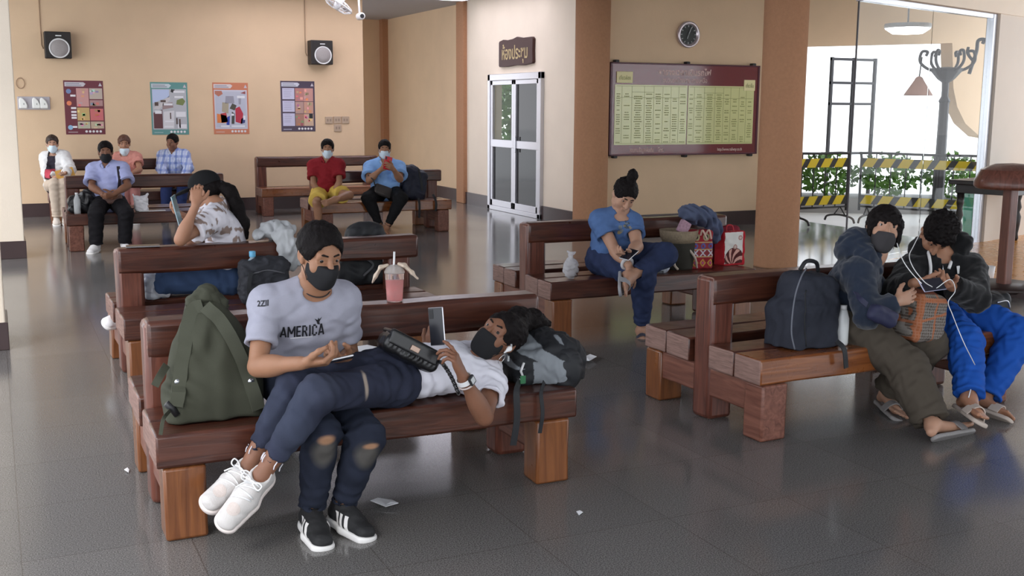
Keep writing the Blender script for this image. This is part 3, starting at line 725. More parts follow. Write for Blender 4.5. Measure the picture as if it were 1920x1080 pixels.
def head_sdf(s, H, R, fat=1.0, face=1.0):
    """skull, jaw, cheeks, nose, brow, lips, ears; R columns = right, forward, up"""
    P = lambda x, y, z: H+R@v3((x, y, z))
    s.ell(P(0, -.012, .032), (.074, .092, .083), R, .02)
    s.ell(P(0, .022, -.040), (.058*fat, .066, .074), R, .03)
    s.ell(P(0, .064, -.096), (.026*fat, .022, .019), R, .025)
    for q in (-1, 1):
        s.ell(P(q*.036*fat, .056, -.030), (.026, .024, .026), R, .02)
        s.ell(P(q*.047*fat, .010, -.068), (.016, .034, .022), R, .02)
    s.cap(P(-.036, .070, .028), P(.036, .070, .028), .015, None, .018)
    for q in (-1, 1): s.ell(P(q*.032, .094, .008), (.017, .013, .010), R, .012, 's')
    s.chain([P(0, .084, .018), P(0, .098, -.010), P(0, .107, -.027)], [.008, .0095, .0125], .010)
    for q in (-1, 1): s.ell(P(q*.0125, .094, -.030), (.0085, .0095, .008), R, .006)
    for q in (-1, 1):
        s.cap(P(q*.017, .078, .0160), P(q*.047, .070, .0140), .0078, .0065, .005)
        s.cap(P(q*.018, .080, .0012), P(q*.045, .071, .0024), .006, .005, .006)
    s.ell(P(0, .088, -.058), (.022, .010, .0065), R, .006); s.ell(P(0, .086, -.069), (.019, .010, .0065), R, .006)
    s.cap(P(-.021, .092, -.0635), P(.021, .092, -.0635), .0028, None, .004, op='s')
    for q in (-1, 1):
        s.ell(P(q*.077, -.010, .0), (.009, .019, .030), R@np.array(Matrix.Rotation(q*.35, 3, 'Z')), .008)
        s.ell(P(q*.086, -.006, .003), (.006, .010, .017), R, .006, 's')
        s.ell(P(q*.074, .0, -.026), (.007, .009, .011), R, .006)
    return s
FING = [(.030, .041, .025, .020, .0088), (.0105, .045, .029, .021, .0090), (-.0105, .041, .027, .020, .0086), (-.029, .032, .020, .018, .0076)]
def hand(s, w, d, n, side, curl=.5, thumb=.5, spread=.12, hs=1.0, k=.005, nails=None):
    """palm, four bent fingers, thumb. w wrist, d finger direction, n palm normal, side +1 right / -1 left"""
    d = unit(d); n = unit(v3(n)-d*np.dot(n, d)); l = np.cross(d, n)*side; w = v3(w)
    cu = [curl]*4 if np.isscalar(curl) else curl
    pts = []
    for i, (o, a, b, c, r) in enumerate(FING):
        o, a, b, c, r = o*hs, a*hs, b*hs, c*hs, r*hs
        kn = w+d*(.086-(.006 if i == 0 else .012 if i == 3 else .003 if i == 2 else 0))*hs+l*o
        s.cap(w+l*o*.55+d*.008, kn, .0145*hs, .0112*hs, .014)
        dd = unit(d+l*(o/.03/hs)*spread*.5)
        def rot(v, t): return v*math.cos(t)+n*math.sin(t) if True else v
        A = cu[i]*.85; p = kn; ang = 0; q = [kn]
        for L, t in ((a, A), (b, cu[i]*1.05), (c, cu[i]*.7)):
            ang += t; p = p+(dd*math.cos(ang)+n*math.sin(ang))*L; q.append(p)
        s.chain(q, [r*1.08, r, r*.95, r*.78], k); pts.append(q)
    b0 = w+d*.018*hs+l*.022*hs+n*.004; t1 = unit(d*.62+l*.72+n*(.15+.45*thumb)); t2 = unit(d*(.85)+l*(.35-.5*thumb)+n*(.1+.6*thumb))
    p1 = b0+t1*.040*hs; p2 = p1+unit(t1+t2)*.034*hs; p3 = p2+t2*.028*hs
    s.chain([w+d*.012, b0, p1, p2, p3], [.015*hs, .0165*hs, .0125*hs, .0108*hs, .0085*hs], .009)
    s.ell(w+d*.045*hs+n*.006*hs, (.03*hs, .016*hs, .036*hs), np.stack([l, n, d], 1), .014)
    return pts, [b0, p1, p2, p3]
def torso(s, J, f=0.0, sc=1.0, belly=0.0, hips=1.0, low=True, k=.05):
    sd = unit(v3(J['sR'])-v3(J['sL'])); up = unit(v3(J['nek'])-v3(J['pel'])); fw = unit(np.cross(up, sd))
    sd2 = unit(v3(J['hR'])-v3(J['hL'])); 
    Rc = np.stack([sd, fw, np.cross(sd, fw)], 1)
    pel, che, nek = v3(J['pel']), v3(J['che']), v3(J['nek'])
    up2 = unit(che-pel); sd2 = unit(sd2-up2*np.dot(sd2, up2)); Rp = np.stack([sd2, np.cross(up2, sd2), up2], 1)
    upc = unit(nek-che); sdc = unit(sd-upc*np.dot(sd, upc)); Rc = np.stack([sdc, np.cross(upc, sdc), upc], 1)
    if low: s.ell(pel, (.158*sc*hips+f, .108*sc+f, .115*sc+f), Rp, k)
    s.ell(lerp(pel, che, .5)+np.cross(up2, sd2)*(belly*.5), (.135*sc*J.get('cw', 1)+f+belly*.6, .098*sc+f+belly, .15*sc+f), Rp, k)
    s.ell(che, (.150*sc*J.get('cw', 1)+f, .103*sc+f, .165*sc+f), Rc, k)
    s.cap(lerp(che, J['sR'], .75)+upc*.0, lerp(che, J['sL'], .75), .068*sc+f, None, k)
    s.cap(v3(J['sR']), v3(J['sL']), .050*sc+f, None, .04)
    s.cap(lerp(J['sR'], J['nek'], .35), v3(J['nek'])+upc*.012, .044*sc+f, .046*sc+f*.4, .04); s.cap(lerp(J['sL'], J['nek'], .35), v3(J['nek'])+upc*.012, .044*sc+f, .046*sc+f*.4, .04)
    return Rc, Rp
def human(name, label, J, skin, h=.006, sc=1.0, belly=0, fat=1.0, hands=None, hair='short', bareleg=None, feet='shoe', face=True, hips=1.0, eye=True, arm=1.0, hcol=None, brow=True, group=None):
    J = {k: v3(q) for k, q in J.items()}
    base = (J['pel'][0], J['pel'][1], 0.0)
    T = thing('person', label, 'person', base, group=group)
    R = frame(J['fw'], J['up']); J['R'] = R; H = J['hed']
    s = SDF(); head_sdf(s, H, R, fat)
    s.cap(J['nek']+unit(J['nek']-J['che'])*-.02, H+R@v3((0, -.018, -.045)), .058*sc, .052*sc, .03)
    J['Rc'], J['Rp'] = torso(s, J, -.004, sc, belly, hips)
    for sd, q in (('R', 1), ('L', -1)):
        S_, E_, W_ = J['s'+sd], J['e'+sd], J['w'+sd]
        s.cap(S_, E_, .047*sc*arm, .037*sc*arm, .02); s.cap(E_, W_, .037*sc*arm, .0265*sc*arm, .012)
        s.ell(lerp(E_, W_, .27), (.040*sc*arm, .040*sc*arm, .075), np.stack(frame(W_-E_, (0.3, .2, 1)).T[[0, 2, 1]], 1), .03)
        d, n, cu, th = (hands or {}).get(sd, ((W_-E_), (0, 0, -1), .5, .5))
        J['hand'+sd] = hand(s, W_+unit(d)*.012, d, n, q, cu, th, hs=.98*sc)
        hp, kn, an, to = J['h'+sd], J['k'+sd], J['a'+sd], J['t'+sd]
        s.cap(hp, kn, .078*sc, .054*sc, .03); s.cap(kn, an, .052*sc, .034*sc, .02)
        cf = unit(np.cross(np.cross(an-kn, kn-hp), an-kn)); cf = -cf if np.dot(cf, kn-hp) > 0 else cf
        s.ell(lerp(kn, an, .3)+cf*.016, (.049*sc, .049*sc, .12), np.stack(frame(an-kn, (.3, .2, 1)).T[[0, 2, 1]], 1), .03)
        fd = unit(to-an); 
        fl = to-an; upf = unit(kn-an) if 'u'+sd not in J else unit(J['u'+sd]); upf = unit(upf-fd*np.dot(upf, fd)); he = an-upf*.045-fd*.035
        J['foot'+sd] = (he, to, upf)
        sdv = np.cross(fd, upf)
        if feet == 'shoe':
            s.cap(an, he+fd*.02+upf*.02, .034*sc, .022*sc, .02); s.cap(an-upf*.012, lerp(he, to, .5), .030*sc, .016*sc, .025)
        else: s.cap(an, he, .034*sc, .028*sc, .02); s.cap(an-upf*.012, lerp(he, to, .72), .034*sc, .026*sc, .025, side=sdv, w=1.35)
        if feet == 'bare':
            for i, (o, L) in enumerate(((-.030, 0), (-.011, .004), (.004, .0), (.017, -.008), (.029, -.017))):
                o *= -q; p = lerp(he, to, .72)+sdv*o; e = to+sdv*o*1.15+fd*L
                s.cap(p, e, .013 if i else .015, .0085 if i else .012, .006)
    body = sculpt('body', s, h, skin, T)
    T['_'] = 0; del T['_']
    P = lambda x, y, z: H+R@v3((x, y, z))
    if face and eye:
        for q in (-1, 1):
            bm = NB(); c = P(q*.031, .0715, .0085); e = .0118
            V = bmesh.ops.create_uvsphere(bm, u_segments=20, v_segments=14, radius=e)['verts']
            g = J.get('gaze', np.array((0., 1, 0))); 
            for f_ in bm.faces:
                c0 = v3(f_.calc_center_median()); f_.material_index = 1 if np.dot(unit(c0), unit(g)) > .74 else 0
            for v_ in bm.verts: v_.co = Vector(shift((c+R@v3(v_.co))[None], T)[0])
            obj('eye', bm, [M_eye, M_iris], T, True)
    if face and brow:
        for q in (-1, 1):
            b_ = SDF(); b_.chain([P(q*.014, .0885, .030), P(q*.032, .086, .035), P(q*.050, .071, .029)], [.0035, .004, .002], .003)
            sculpt('eyebrow', b_, .0022 if h < .006 else .0035, M_brow, T)
    return T, J, body
def hair_short(T, J, h=.005, m=None, fr=.0, thick=0.0, side=-.035, seed=1):
    H, R = J['hed'], J['R']; P = lambda x, y, z: H+R@v3((x, y, z)); s = SDF()
    s.ell(P(0, -.014, .040), (.085+thick, .104+thick, .092+thick), R)
    s.ell(P(0, .085, -.045+fr), (.075, .075, .105), R, .012, 's')
    for q in (-1, 1): s.ell(P(q*.085, .03, -.045), (.022, .05, .055), R, .012, 's')
    s.half(P(0, -.02, side), R@v3((0, .35, -1)), .012)
    s.wob(.05, .0025, seed); s.wob(.016, .0014, seed+1)
    return sculpt('hair', s, h, m or M_hair, T)
def mask(T, J, m, h=.004, drop=0.0, name='face_mask', fat=1.0, logo=None):
    H, R = J['hed'], J['R']; P = lambda x, y, z: H+R@v3((x, y, z+drop)); s = SDF()
    s.ell(P(0, .024, -.045), (.066*fat, .072, .078), R, .03); s.ell(P(0, .082, -.036), (.026, .045, .046), R, .05)
    s.ell(P(0, .066, -.092), (.034, .03, .028), R, .03)
    s.box(P(0, .085, -.068), (.075, .073, .056), R@np.array(Matrix.Rotation(-.06, 3, 'X')), .012, .006, 'i')
    o = sculpt(name, s, h, m, T)
    for q in (-1, 1):
        for z in (-.012, -.09):
            wtube('ear_loop', spline([P(q*.060*fat, .035, z), P(q*.072, .012, z*.5), P(q*.083, -.014, .012 if z > -.05 else -.02)], 5), .0016, m, o if False else T, 5)
    return o
def limb_cloth(s, pts, rs, k=.03, flat=True):
    n = len(pts)
    for i in range(n-1): s.cap(pts[i], pts[i+1], rs[i], rs[i+1], k, flat=(flat and i == n-2))
def shirt(T, J, m, name='t_shirt', sleeve=.62, fit=.014, sc=1.0, belly=0, hem=.10, neck=.062, long=False, h=.006, amp=.004, hips=1.0, neckdrop=.02, seed=3, cuff=.016, col=None, arm=1.0, vneck=0):
    s = SDF(); torso(s, J, fit, sc, belly, hips)
    up = unit(J['che']-J['pel']); s.half(J['pel']-up*hem, -up, .006)
    for sd in 'RL':
        S_, E_, W_ = J['s'+sd], J['e'+sd], J['w'+sd]
        s.cap(lerp(S_, J['che'], .3), S_, .062*sc+fit, .048*sc+fit, .04)
        if long: limb_cloth(s, [S_, E_, lerp(E_, W_, sleeve)], [.060*sc+fit, .046*sc+fit, .034*sc+fit], .02)
        else: limb_cloth(s, [S_, lerp(S_, E_, sleeve)], [.050*sc*arm+fit, .044*sc*arm+fit+cuff], .03)
        c = E_ if long else lerp(S_, E_, sleeve*.7)
        s.fold(c, (W_-E_) if long else (E_-S_), .075 if long else .05, amp*1.1, .10)
        s.fold(lerp(S_, J['che'], .4), unit(E_-S_)+unit(J['che']-S_), .055, amp, .10)
        if not long:
            e = unit(E_-S_); b = lerp(S_, E_, sleeve); s.cap(b-e*.03, b+e*.03, .044*sc*arm, .047*sc*arm+cuff*.7, .005, op='s')
    fw = J['Rc'][:, 1]; s.ell(J['nek']+unit(J['nek']-J['che'])*.035+fw*.012, (neck, neck*1.0, .055), J['Rc'], .012, 's')
    s.ell(J['nek']+fw*.05-unit(J['nek']-J['che'])*(neckdrop-.01), (neck*.98, .06, .02+neckdrop), J['Rc'], .012, 's')
    s.fold(lerp(J['pel'], J['che'], .35), up+unit(J['sR']-J['sL'])*.3, .075, amp*1.5, .2)
    s.wob(.11, amp*.8, seed); s.wob(.05, amp*.35, seed+5)
    return sculpt(name, s, h, m, T, col)
def trousers(T, J, m, name='trousers', frac=(.9, .9), r=(.092, .070, .058, .048), fit=0, sc=1.0, hips=1.0, rise=.10, h=.006, amp=.004, seed=9, col=None, belly=0, flare=0):
    s = SDF(); up = unit(J['che']-J['pel'])
    s.ell(J['pel'], (.165*sc*hips+fit, .118*sc+fit+belly*.5, .118*sc+fit), J['Rp'], .04)
    s.ell(J['pel']+up*.05, (.150*sc*hips+fit, .110*sc+fit+belly*.8, .10*sc), J['Rp'], .04)
    s.half(J['pel']+up*rise, up, .006)
    for sd, fr in zip('RL', frac):
        hp, kn, an = J['h'+sd], J['k'+sd], J['a'+sd]
        if fr > 0:
            limb_cloth(s, [hp, kn, lerp(kn, an, fr)], [r[0]*sc+fit, r[1]*sc+fit, r[3]*sc+fit+flare], .03)
            cf = unit(np.cross(np.cross(an-kn, kn-hp), an-kn)); cf = -cf if np.dot(cf, kn-hp) > 0 else cf
            s.ell(lerp(kn, an, .3)+cf*.014, (r[2]*sc+fit, r[2]*sc+fit, .13), np.stack(frame(an-kn, (.3, .2, 1)).T[[0, 2, 1]], 1), .03)
            s.fold(kn, an-hp, .045, amp, .10); s.fold(lerp(kn, an, fr*.9), an-kn, .04, amp*.8, .09)
            e = unit(an-kn); b = lerp(kn, an, fr); s.cap(b-e*.02, b+e*.03, .040*sc, .036*sc+flare+.012+fit, .005, op='s')
        else: limb_cloth(s, [hp, lerp(hp, kn, -fr)], [r[0]*sc+fit, r[1]*sc+fit+.02], .03)
        s.fold(hp, kn-hp, .06, amp*1.2, .13)
    s.wob(.09, amp*.7, seed)
    return sculpt(name, s, h, m, T, col)
M_sole = mat('sole_white', (.78, .76, .74), .5); M_shoeb = mat('shoe_black', (.014, .014, .015), .7, bump=.2, bs=300)
def shoe(T, J, sd, up_m, sole_m, h=.004, wd=1.0, tongue=True, lace=None, L=1.0, name='shoe', panels=None):
    he, to, up = J['foot'+sd]; fd = unit(to-he); up = unit(up-fd*np.dot(up, fd)); sdv = np.cross(fd, up); R = np.stack([sdv, fd, up], 1)
    ln = np.linalg.norm(to-he)+.035; c0 = he-fd*.018
    P = lambda x, y, z: c0+R@v3((x*wd, y*ln, z))
    s = SDF()
    s.cap(P(0, .16, .012), P(0, .5, .004), .040, .039, .02, side=sdv, w=1.0); s.cap(P(0, .5, .004), P(0, .86, -.004), .039, .031, .025, side=sdv, w=1.3)
    s.cap(P(0, .17, .02), P(0, .20, .060), .038, .040, .02, flat=True); s.cap(P(0, .28, .045), P(0, .6, .015), .036, .030, .02)
    s.cap(P(0, .18, .05), P(0, .21, .10), .030, .036, .006, op='s')
    s.half(P(0, .5, -.028), -up, .004); s.wob(.05, .0012, 4)
    u = sculpt(name, s, h, up_m, T)
    b = SDF(); b.cap(P(0, .15, -.026), P(0, .5, -.026), .043, .043, .02, side=sdv, w=1.0); b.cap(P(0, .5, -.026), P(0, .87, -.024), .043, .036, .02, side=sdv, w=1.32)
    b.half(P(0, .5, -.012), up, .004); b.half(P(0, .5, -.042), -up, .006)
    so = sculpt('sole', b, h, sole_m, u if False else T)
    return u, so, P, R

sk_a = skin_mat('tan', (.33, .165, .095)); sk_b = skin_mat('brown', (.23, .105, .062)); sk_c = skin_mat('light', (.46, .26, .175)); sk_d = skin_mat('warm', (.38, .19, .115))
M_bmask = mat('black_mask_cloth', (.022, .022, .024), .85, bump=.1, bs=400); M_wmask = mat('pale_blue_mask', (.62, .74, .82), .7, bump=.08, bs=400); M_gmask = mat('grey_mask', (.05, .047, .05), .85)
def blotch(V, sc, seed=0):
    rg = np.random.RandomState(seed); A = rg.randn(3, 3); q = V@A*sc
    return .5+.25*(np.sin(q[:, 0]+1.3*np.sin(q[:, 1]))+np.sin(q[:, 1]*1.7+1.1*np.sin(q[:, 2]*1.3)))
def cloth_col(base, patches=(), var=.12, seed=1, sc=30):
    def f(V):
        c = np.tile(v3(base), (len(V), 1))*(1-var/2+var*blotch(V, sc, seed))[:, None]
        for p, r, k, a in patches:
            q = (V-v3(p)); r = np.array(r if np.ndim(r) else (r, r, r)); d = np.sqrt(((q/r)**2).sum(1)); w = np.clip((1.15-d)/.5, 0, 1)[:, None]*a
            c = c*(1-w)+v3(k)*w
        return c
    return f
M_denim = attr_mat('denim', .9, bump=.25, bs=500, spec=.25); M_print = attr_mat('printed_cotton', .8, bump=.1, bs=500)

# ---------------- man in the grey shirt
J = dict(pel=(1.110, 4.430, 0.520), nek=(1.135, 4.300, 0.934), che=(1.126, 4.364, 0.777), hed=(1.145, 4.227, 1.070), sR=(0.943, 4.300, 0.880), sL=(1.272, 4.340, 0.864), eR=(0.873, 4.167, 0.656), wR=(0.995, 3.971, 0.701), eL=(1.306, 4.394, 0.601), wL=(1.237, 4.212, 0.646), hR=(1.025, 4.410, 0.520), hL=(1.195, 4.410, 0.520), kR=(1.066, 3.970, 0.422), kL=(1.238, 3.955, 0.388), aR=(1.037, 4.040, 0.085), aL=(1.163, 4.045, 0.085), tR=(1.037, 3.860, 0.030), tL=(1.218, 3.875, 0.030), fw=(0.188, -0.940, -0.284), up=(0.095, -0.286, 0.953))
hp = v3(J['wR'])*.45+v3(J['wL'])*.55
hands = {'R': ((.86, -.42, .05), (.15, .35, 1), [.75, .85, .9, .95], .5), 'L': ((-.55, -.55, .12), (-.35, .1, 1), [.9, 1.0, 1.05, 1.1], .6)}
J['gaze'] = unit((.25, 1, -.28)); J['cw'] = 1.22
T, J, body = human('person', 'young man in a grey T-shirt and ripped jeans, black mask, looking down at his phone', J, sk_a, .0042, 1.0, hands=hands)
man = (T, J)
M_tee = mat('grey_cotton', (.36, .36, .43), .85, var=.05, vs=200, bump=.1, bs=600)
tee = shirt(T, J, M_tee, 't_shirt', .66, .012, 1.0, .0, .11, .064, h=.005, amp=.0035, neckdrop=.010, cuff=.006)
kn = cloth_col((.019, .023, .038), [(lerp(J['kR'], J['aR'], .16)+v3((0, -.05, 0)), (.05, .06, .07), (.115, .105, .09), .7), (lerp(J['kL'], J['aL'], .16)+v3((0, -.05, 0)), (.05, .06, .07), (.115, .105, .09), .7),
     (lerp(J['kR'], J['aR'], .02)+v3((0, -.06, 0)), (.035, .05, .022), (.36, .20, .12), 1), (lerp(J['kL'], J['aL'], .05)+v3((0, -.06, .0)), (.032, .05, .014), (.36, .20, .12), 1)], .3)
trousers(T, J, M_denim, 'jeans', (.92, .92), (.090, .070, .060, .052), h=.005, col=kn)
hair_short(T, J, .004, fr=.012, side=-.03, seed=2, thick=.003)
mask(T, J, M_bmask, .003)
for sd in 'RL':
    u, so, P, R = shoe(T, J, sd, M_shoeb, M_sole, .0035, .95)
    for k in range(3):   # three white side stripes on each side
        for q in (-1, 1):
            y = .36+.115*k; b = world_bvh(u)
            me = flat_poly([(-.009, -.026), (.009, -.026), (.009, .026), (-.009, .026)])
            decal('side_stripe', me, b, P(q*.04, y, .012), unit(R[:, 1])*q, unit(R[:, 2]-R[:, 1]*.45), M_sole, T, .0012, .05, .01)
bv = world_bvh(tee); M_ink = mat('black_print', (.012, .012, .016), .7); M_wink = mat('white_print', (.62, .62, .64), .7)
c = lerp(J['pel'], J['nek'], .50); Rc = J['Rc']; fwd_s = unit(v3((-.10, -1, 0))); u_ = unit(np.cross((0, 0, 1), -fwd_s)*-1); u_ = unit((1, -.10, .02)); w_ = unit(np.cross(-fwd_s, u_)*-1)
w_ = unit((.0, -.1, 1)); w_ = unit(w_-u_*np.dot(w_, u_))
def bar(a, b, t, ex=0):
    d = np.array(b, float)-np.array(a, float); L = np.hypot(*d); d /= L; n = np.array((-d[1], d[0]))*t/2; a = np.array(a)-d*ex; b = np.array(b)+d*ex
    return [tuple(a-n), tuple(b-n), tuple(b+n), tuple(a+n)]
GL = {'A': (.60, [((.06, 0), (.30, 1)), ((.54, 0), (.30, 1)), ((.16, .26), (.44, .26))]), 'M': (.74, [((.08, 0), (.08, 1)), ((.66, 0), (.66, 1)), ((.10, .96), (.37, .30)), ((.64, .96), (.37, .30))]),
      'E': (.48, [((.08, 0), (.08, 1)), ((.08, .07), (.44, .07)), ((.08, .5), (.40, .5)), ((.08, .93), (.44, .93))]), 'R': (.56, [((.08, 0), (.08, 1)), ((.08, .93), (.36, .93)), ((.08, .48), (.36, .48)), ((.40, .53), (.40, .88)), ((.30, .46), (.46, 0))]),
      'I': (.24, [((.11, 0), (.11, 1))]), 'C': (.54, [((.09, .12), (.09, .88)), ((.13, .07), (.38, .07)), ((.13, .93), (.38, .93)), ((.43, .12), (.43, .32)), ((.43, .68), (.43, .88))])}
def block_word(word, width, height, t=.15):
    x = 0; P_ = []
    for ch in word:
        w_, bars = GL[ch]
        for a, b in bars: P_.append([(x+u, v) for u, v in bar(a, b, t)])
        x += w_+.05
    k = width/(x-.05); return flat_poly(*[[((u-(x-.05)/2)*k, (v-.5)*height) for u, v in q] for q in P_])
me = block_word('AMERICA', .176, .050)
o_am = (1.063, 4.150, 0.756)
decal('lettering', me, bv, o_am, u_, w_, M_ink, T, .0022)
decal('bird_print', flat_poly([(-.004, -.014), (.006, -.016), (.004, -.004), (.016, .016), (.004, .006), (0, .014), (-.003, .004), (-.016, .012), (-.007, -.002)]), bv, (1.126, 4.150, 0.796), u_, w_, M_ink, T, .0022, cut=.006)
decal('print_line', flat_poly([(-.045, -.002), (.045, -.002), (.045, .002), (-.045, .002)]), bv, (1.059, 4.150, 0.727), u_, w_, M_wink, T, .0022)
bl = text_mesh('2ZII', .028, .0007)
decal('sleeve_print', bl, bv, (0.863, 4.100, 0.873), unit((.92, -.38, .1)), unit((-.1, -.1, 1)), M_ink, T, .002, cut=.008)
nk = J['nek']; fwn = J['Rc'][:, 1]; up_ = unit(J['nek']-J['che'])
wtube('neck_cord', [nk+up_*(.015+.02*math.cos(a)*-1)+J['Rc'][:, 0]*.063*math.sin(a)+fwn*(.012+.066*math.cos(a)) for a in np.linspace(0, 6.283, 28)[:-1]], .0025, M_black, T, 6, True)

# ---------------- woman lying on the bench
J = dict(pel=(1.420, 4.270, 0.530), nek=(1.935, 4.370, 0.548), che=(1.729, 4.330, 0.541), hed=(1.941, 4.274, 0.663), sL=(1.878, 4.200, 0.472), sR=(1.911, 4.500, 0.533), eL=(1.754, 3.996, 0.398), wL=(1.642, 3.955, 0.589), eR=(1.711, 4.530, 0.403), wR=(1.664, 4.383, 0.580), hL=(1.400, 4.180, 0.530), hR=(1.400, 4.340, 0.550), kL=(1.032, 3.900, 0.597), kR=(1.004, 4.090, 0.605), aL=(0.814, 3.900, 0.304), aR=(0.792, 4.040, 0.294), tL=(0.664, 3.868, 0.154), tR=(0.635, 4.000, 0.194), uL=(-0.152, -0.762, 0.630), uR=(-0.152, -0.762, 0.630), fw=(-0.645, -0.541, 0.541), up=(0.684, -0.055, 0.728))
hands = {'L': ((-.36, .06, .92), (-.75, .55, -.25), [.25, .75, .85, .9], .2), 'R': ((.12, -.1, .98), (.75, .45, .0), [.3, .9, 1.0, 1.0], .2)}
J['gaze'] = unit((-.35, 1, -.05))
T, J, body = human('person', 'young woman lying on the bench in white T-shirt and jeans, holding up a phone', J, sk_b, .0042, .92, hands=hands)
lady = (T, J)
M_wtee = mat('white_cotton', (.78, .77, .84), .85, bump=.1, bs=600)
shirt(T, J, M_wtee, 't_shirt', .45, .010, .92, .006, -.06, .058, h=.005, amp=.005, neckdrop=.012, seed=4)
lc = cloth_col((.030, .034, .057), [(lerp(J['hL'], J['kL'], .42)+v3((-.0, -.07, .03)), (.011, .06, .06), (.40, .33, .27), .95), (J['kL']+v3((-.01, -.03, .03)), (.10, .08, .08), (.055, .063, .095), .6), (lerp(J['kL'], J['aL'], .4), (.09, .09, .16), (.050, .060, .092), .6), (lerp(J['kR'], J['aR'], .4), (.09, .09, .16), (.048, .057, .088), .5)], .35)
trousers(T, J, M_denim, 'jeans', (.80, .82), (.090, .068, .056, .042), sc=1.0, h=.005, rise=.13, col=lc, amp=.004)
for sd in 'RL':   # frayed hems
    b0 = lerp(J['k'+sd], J['a'+sd], .80); e = unit(J['a'+sd]-J['k'+sd])
    for k in range(5):
        a = k*1.3+.4; o1, o2 = unit(np.cross(e, (0, 0, 1))), unit(np.cross(e, np.cross(e, (0, 0, 1)))); rr = .042
        p = b0+(o1*math.cos(a)+o2*math.sin(a))*rr
        wtube('hem_thread', [p-e*.01, p+e*.008, p+e*.014+v3((0, 0, -.008))], .0022, M_wtee, T, 5)
H, R = J['hed'], J['R']; P = lambda x, y, z: H+R@v3((x, y, z)); s = SDF()
s.ell(P(0, -.016, .038), (.084, .104, .090), R); s.ell(P(0, .085, -.05), (.068, .07, .115), R, .012, 's')
for q in (-1, 1): s.ell(P(q*.085, .02, -.04), (.02, .04, .05), R, .012, 's')
s.half(P(0, -.02, -.07), R@v3((0, .2, -1)), .012)
s.chain([P(.0, -.08, .06), v3((2.131, 4.470, 0.689)), v3((2.222, 4.500, 0.677)), v3((2.305, 4.520, 0.652))], [.06, .055, .045, .02], .04)
s.wob(.04, .003, 3); s.wob(.016, .0018, 4)
sculpt('hair', s, .0045, M_hair, T)
mask(T, J, M_bmask, .003)
M_wsh = mat('white_mesh_shoe', (.60, .57, .55), .65, bump=.2, bs=250); M_lace = mat('white_lace', (.86, .86, .86), .7); M_pink = mat('pale_pink_mesh', (.62, .54, .50), .8, bump=.3, bs=400)
for sd in 'RL':
    u, so, P2, R2 = shoe(T, J, sd, M_wsh, mat('chunky_sole', (.74, .66, .62), .55), .0035, 1.05)
    b = world_bvh(u)
    decal('toe_panel', flat_poly([(.026*math.cos(a), .024*math.sin(a)) for a in np.linspace(0, 6.283, 20)[:-1]]), b, P2(0, .74, .05), R2[:, 0], unit(R2[:, 1]*.9-R2[:, 2]*.3), M_pink, T, .0015, .08, .012)
    for k in range(4):
        y = .34+.075*k; z = .058-.013*k
        pts = []
        for x in np.linspace(-.032, .032, 7):
            h_ = b.ray_cast(Vector(P2(x, y+(.04 if k % 2 else -.0)*(x/.032), z+.06)), Vector(-R2[:, 2]), .2)
            pts.append((v3(h_[0]) if h_[0] is not None else P2(x, y, z))+R2[:, 2]*.003)
        wtube('lace', pts, .0032, M_lace, T, 6)
    c = P2(0, .36, .072)
    for q in (-1, 1): wtube('lace_bow', spline([c, c+R2@v3((q*.022, -.01, .018)), c+R2@v3((q*.042, -.004, .03)), c+R2@v3((q*.036, .012, .016)), c], 6), .0028, M_lace, T, 6)
    wtube('lace_end', spline([c, c+R2@v3((.02, .02, .02)), c+R2@v3((.034, .05, .012))], 5), .0028, M_lace, T, 6)
# earring-like earbud and watch band are separate things (see below)
M_hoop = mat('silver_hoop', (.7, .68, .66), .25, metal=.8)
c = P(-.082, -.004, -.045); wtube('earring', [c+R@v3((.0, .016*math.cos(a), -.02+.022*math.sin(a))) for a in np.linspace(0, 6.283, 20)[:-1]], .0018, M_hoop, T, 6, True)

# ---------------- woman in the black cap, from behind
J = dict(pel=(1.360, 7.380, 0.530), nek=(1.300, 7.280, 1.000), che=(1.354, 7.320, 0.812), hed=(1.239, 7.375, 1.099), sL=(1.247, 7.150, 0.938), sR=(1.227, 7.490, 0.938), eL=(1.013, 6.980, 0.830), wL=(1.115, 6.982, 1.041), eR=(1.167, 7.490, 0.688), wR=(1.112, 7.300, 0.936), hL=(1.360, 7.295, 0.530), hR=(1.360, 7.465, 0.530), kL=(0.930, 7.275, 0.530), kR=(0.930, 7.495, 0.530), aR=(0.910, 7.545, 0.120), tR=(0.750, 7.505, 0.070), aL=(0.735, 7.420, 0.313), tL=(0.594, 7.360, 0.278), fw=(-0.849, 0.449, -0.280), up=(0.000, 0.000, 1.000))
hands = {'L': ((.12, .35, .9), (.25, .8, -.2), [.5, .5, .5, .5], .2), 'R': ((-.8, -.3, .4), (.2, 0, 1), .6, .4)}
T, J, body = human('person', 'woman in a black cap with a long ponytail, head on hand, seen from behind', J, sk_d, .0065, .95, hands=hands, belly=.012)
capw = (T, J)
def pat(V):
    c = np.tile(v3((.76, .74, .80)), (len(V), 1)); q = blotch(V, 40, 5)*.5+blotch(V, 62, 9)*.5
    w = np.clip((q-.60)/.04, 0, 1)*(V[:, 2] > .78); w = w[:, None]
    return c*(1-w)+v3((.30, .22, .19))*w
shirt(T, J, M_print, 'patterned_t_shirt', .60, .018, .98, .02, .10, .055, h=.006, amp=.005, col=pat, cuff=.024)
trousers(T, J, M_denim, 'jeans', (.9, .9), (.098, .075, .062, .052), sc=1.05, h=.008, col=cloth_col((.045, .075, .15), var=.3), hips=1.15)
H, R = J['hed'], J['R']; P = lambda x, y, z: H+R@v3((x, y, z)); s = SDF()
s.ell(P(0, -.022, .01), (.083, .096, .075), R); s.ell(P(0, .07, -.05), (.075, .07, .1), R, .01, 's')
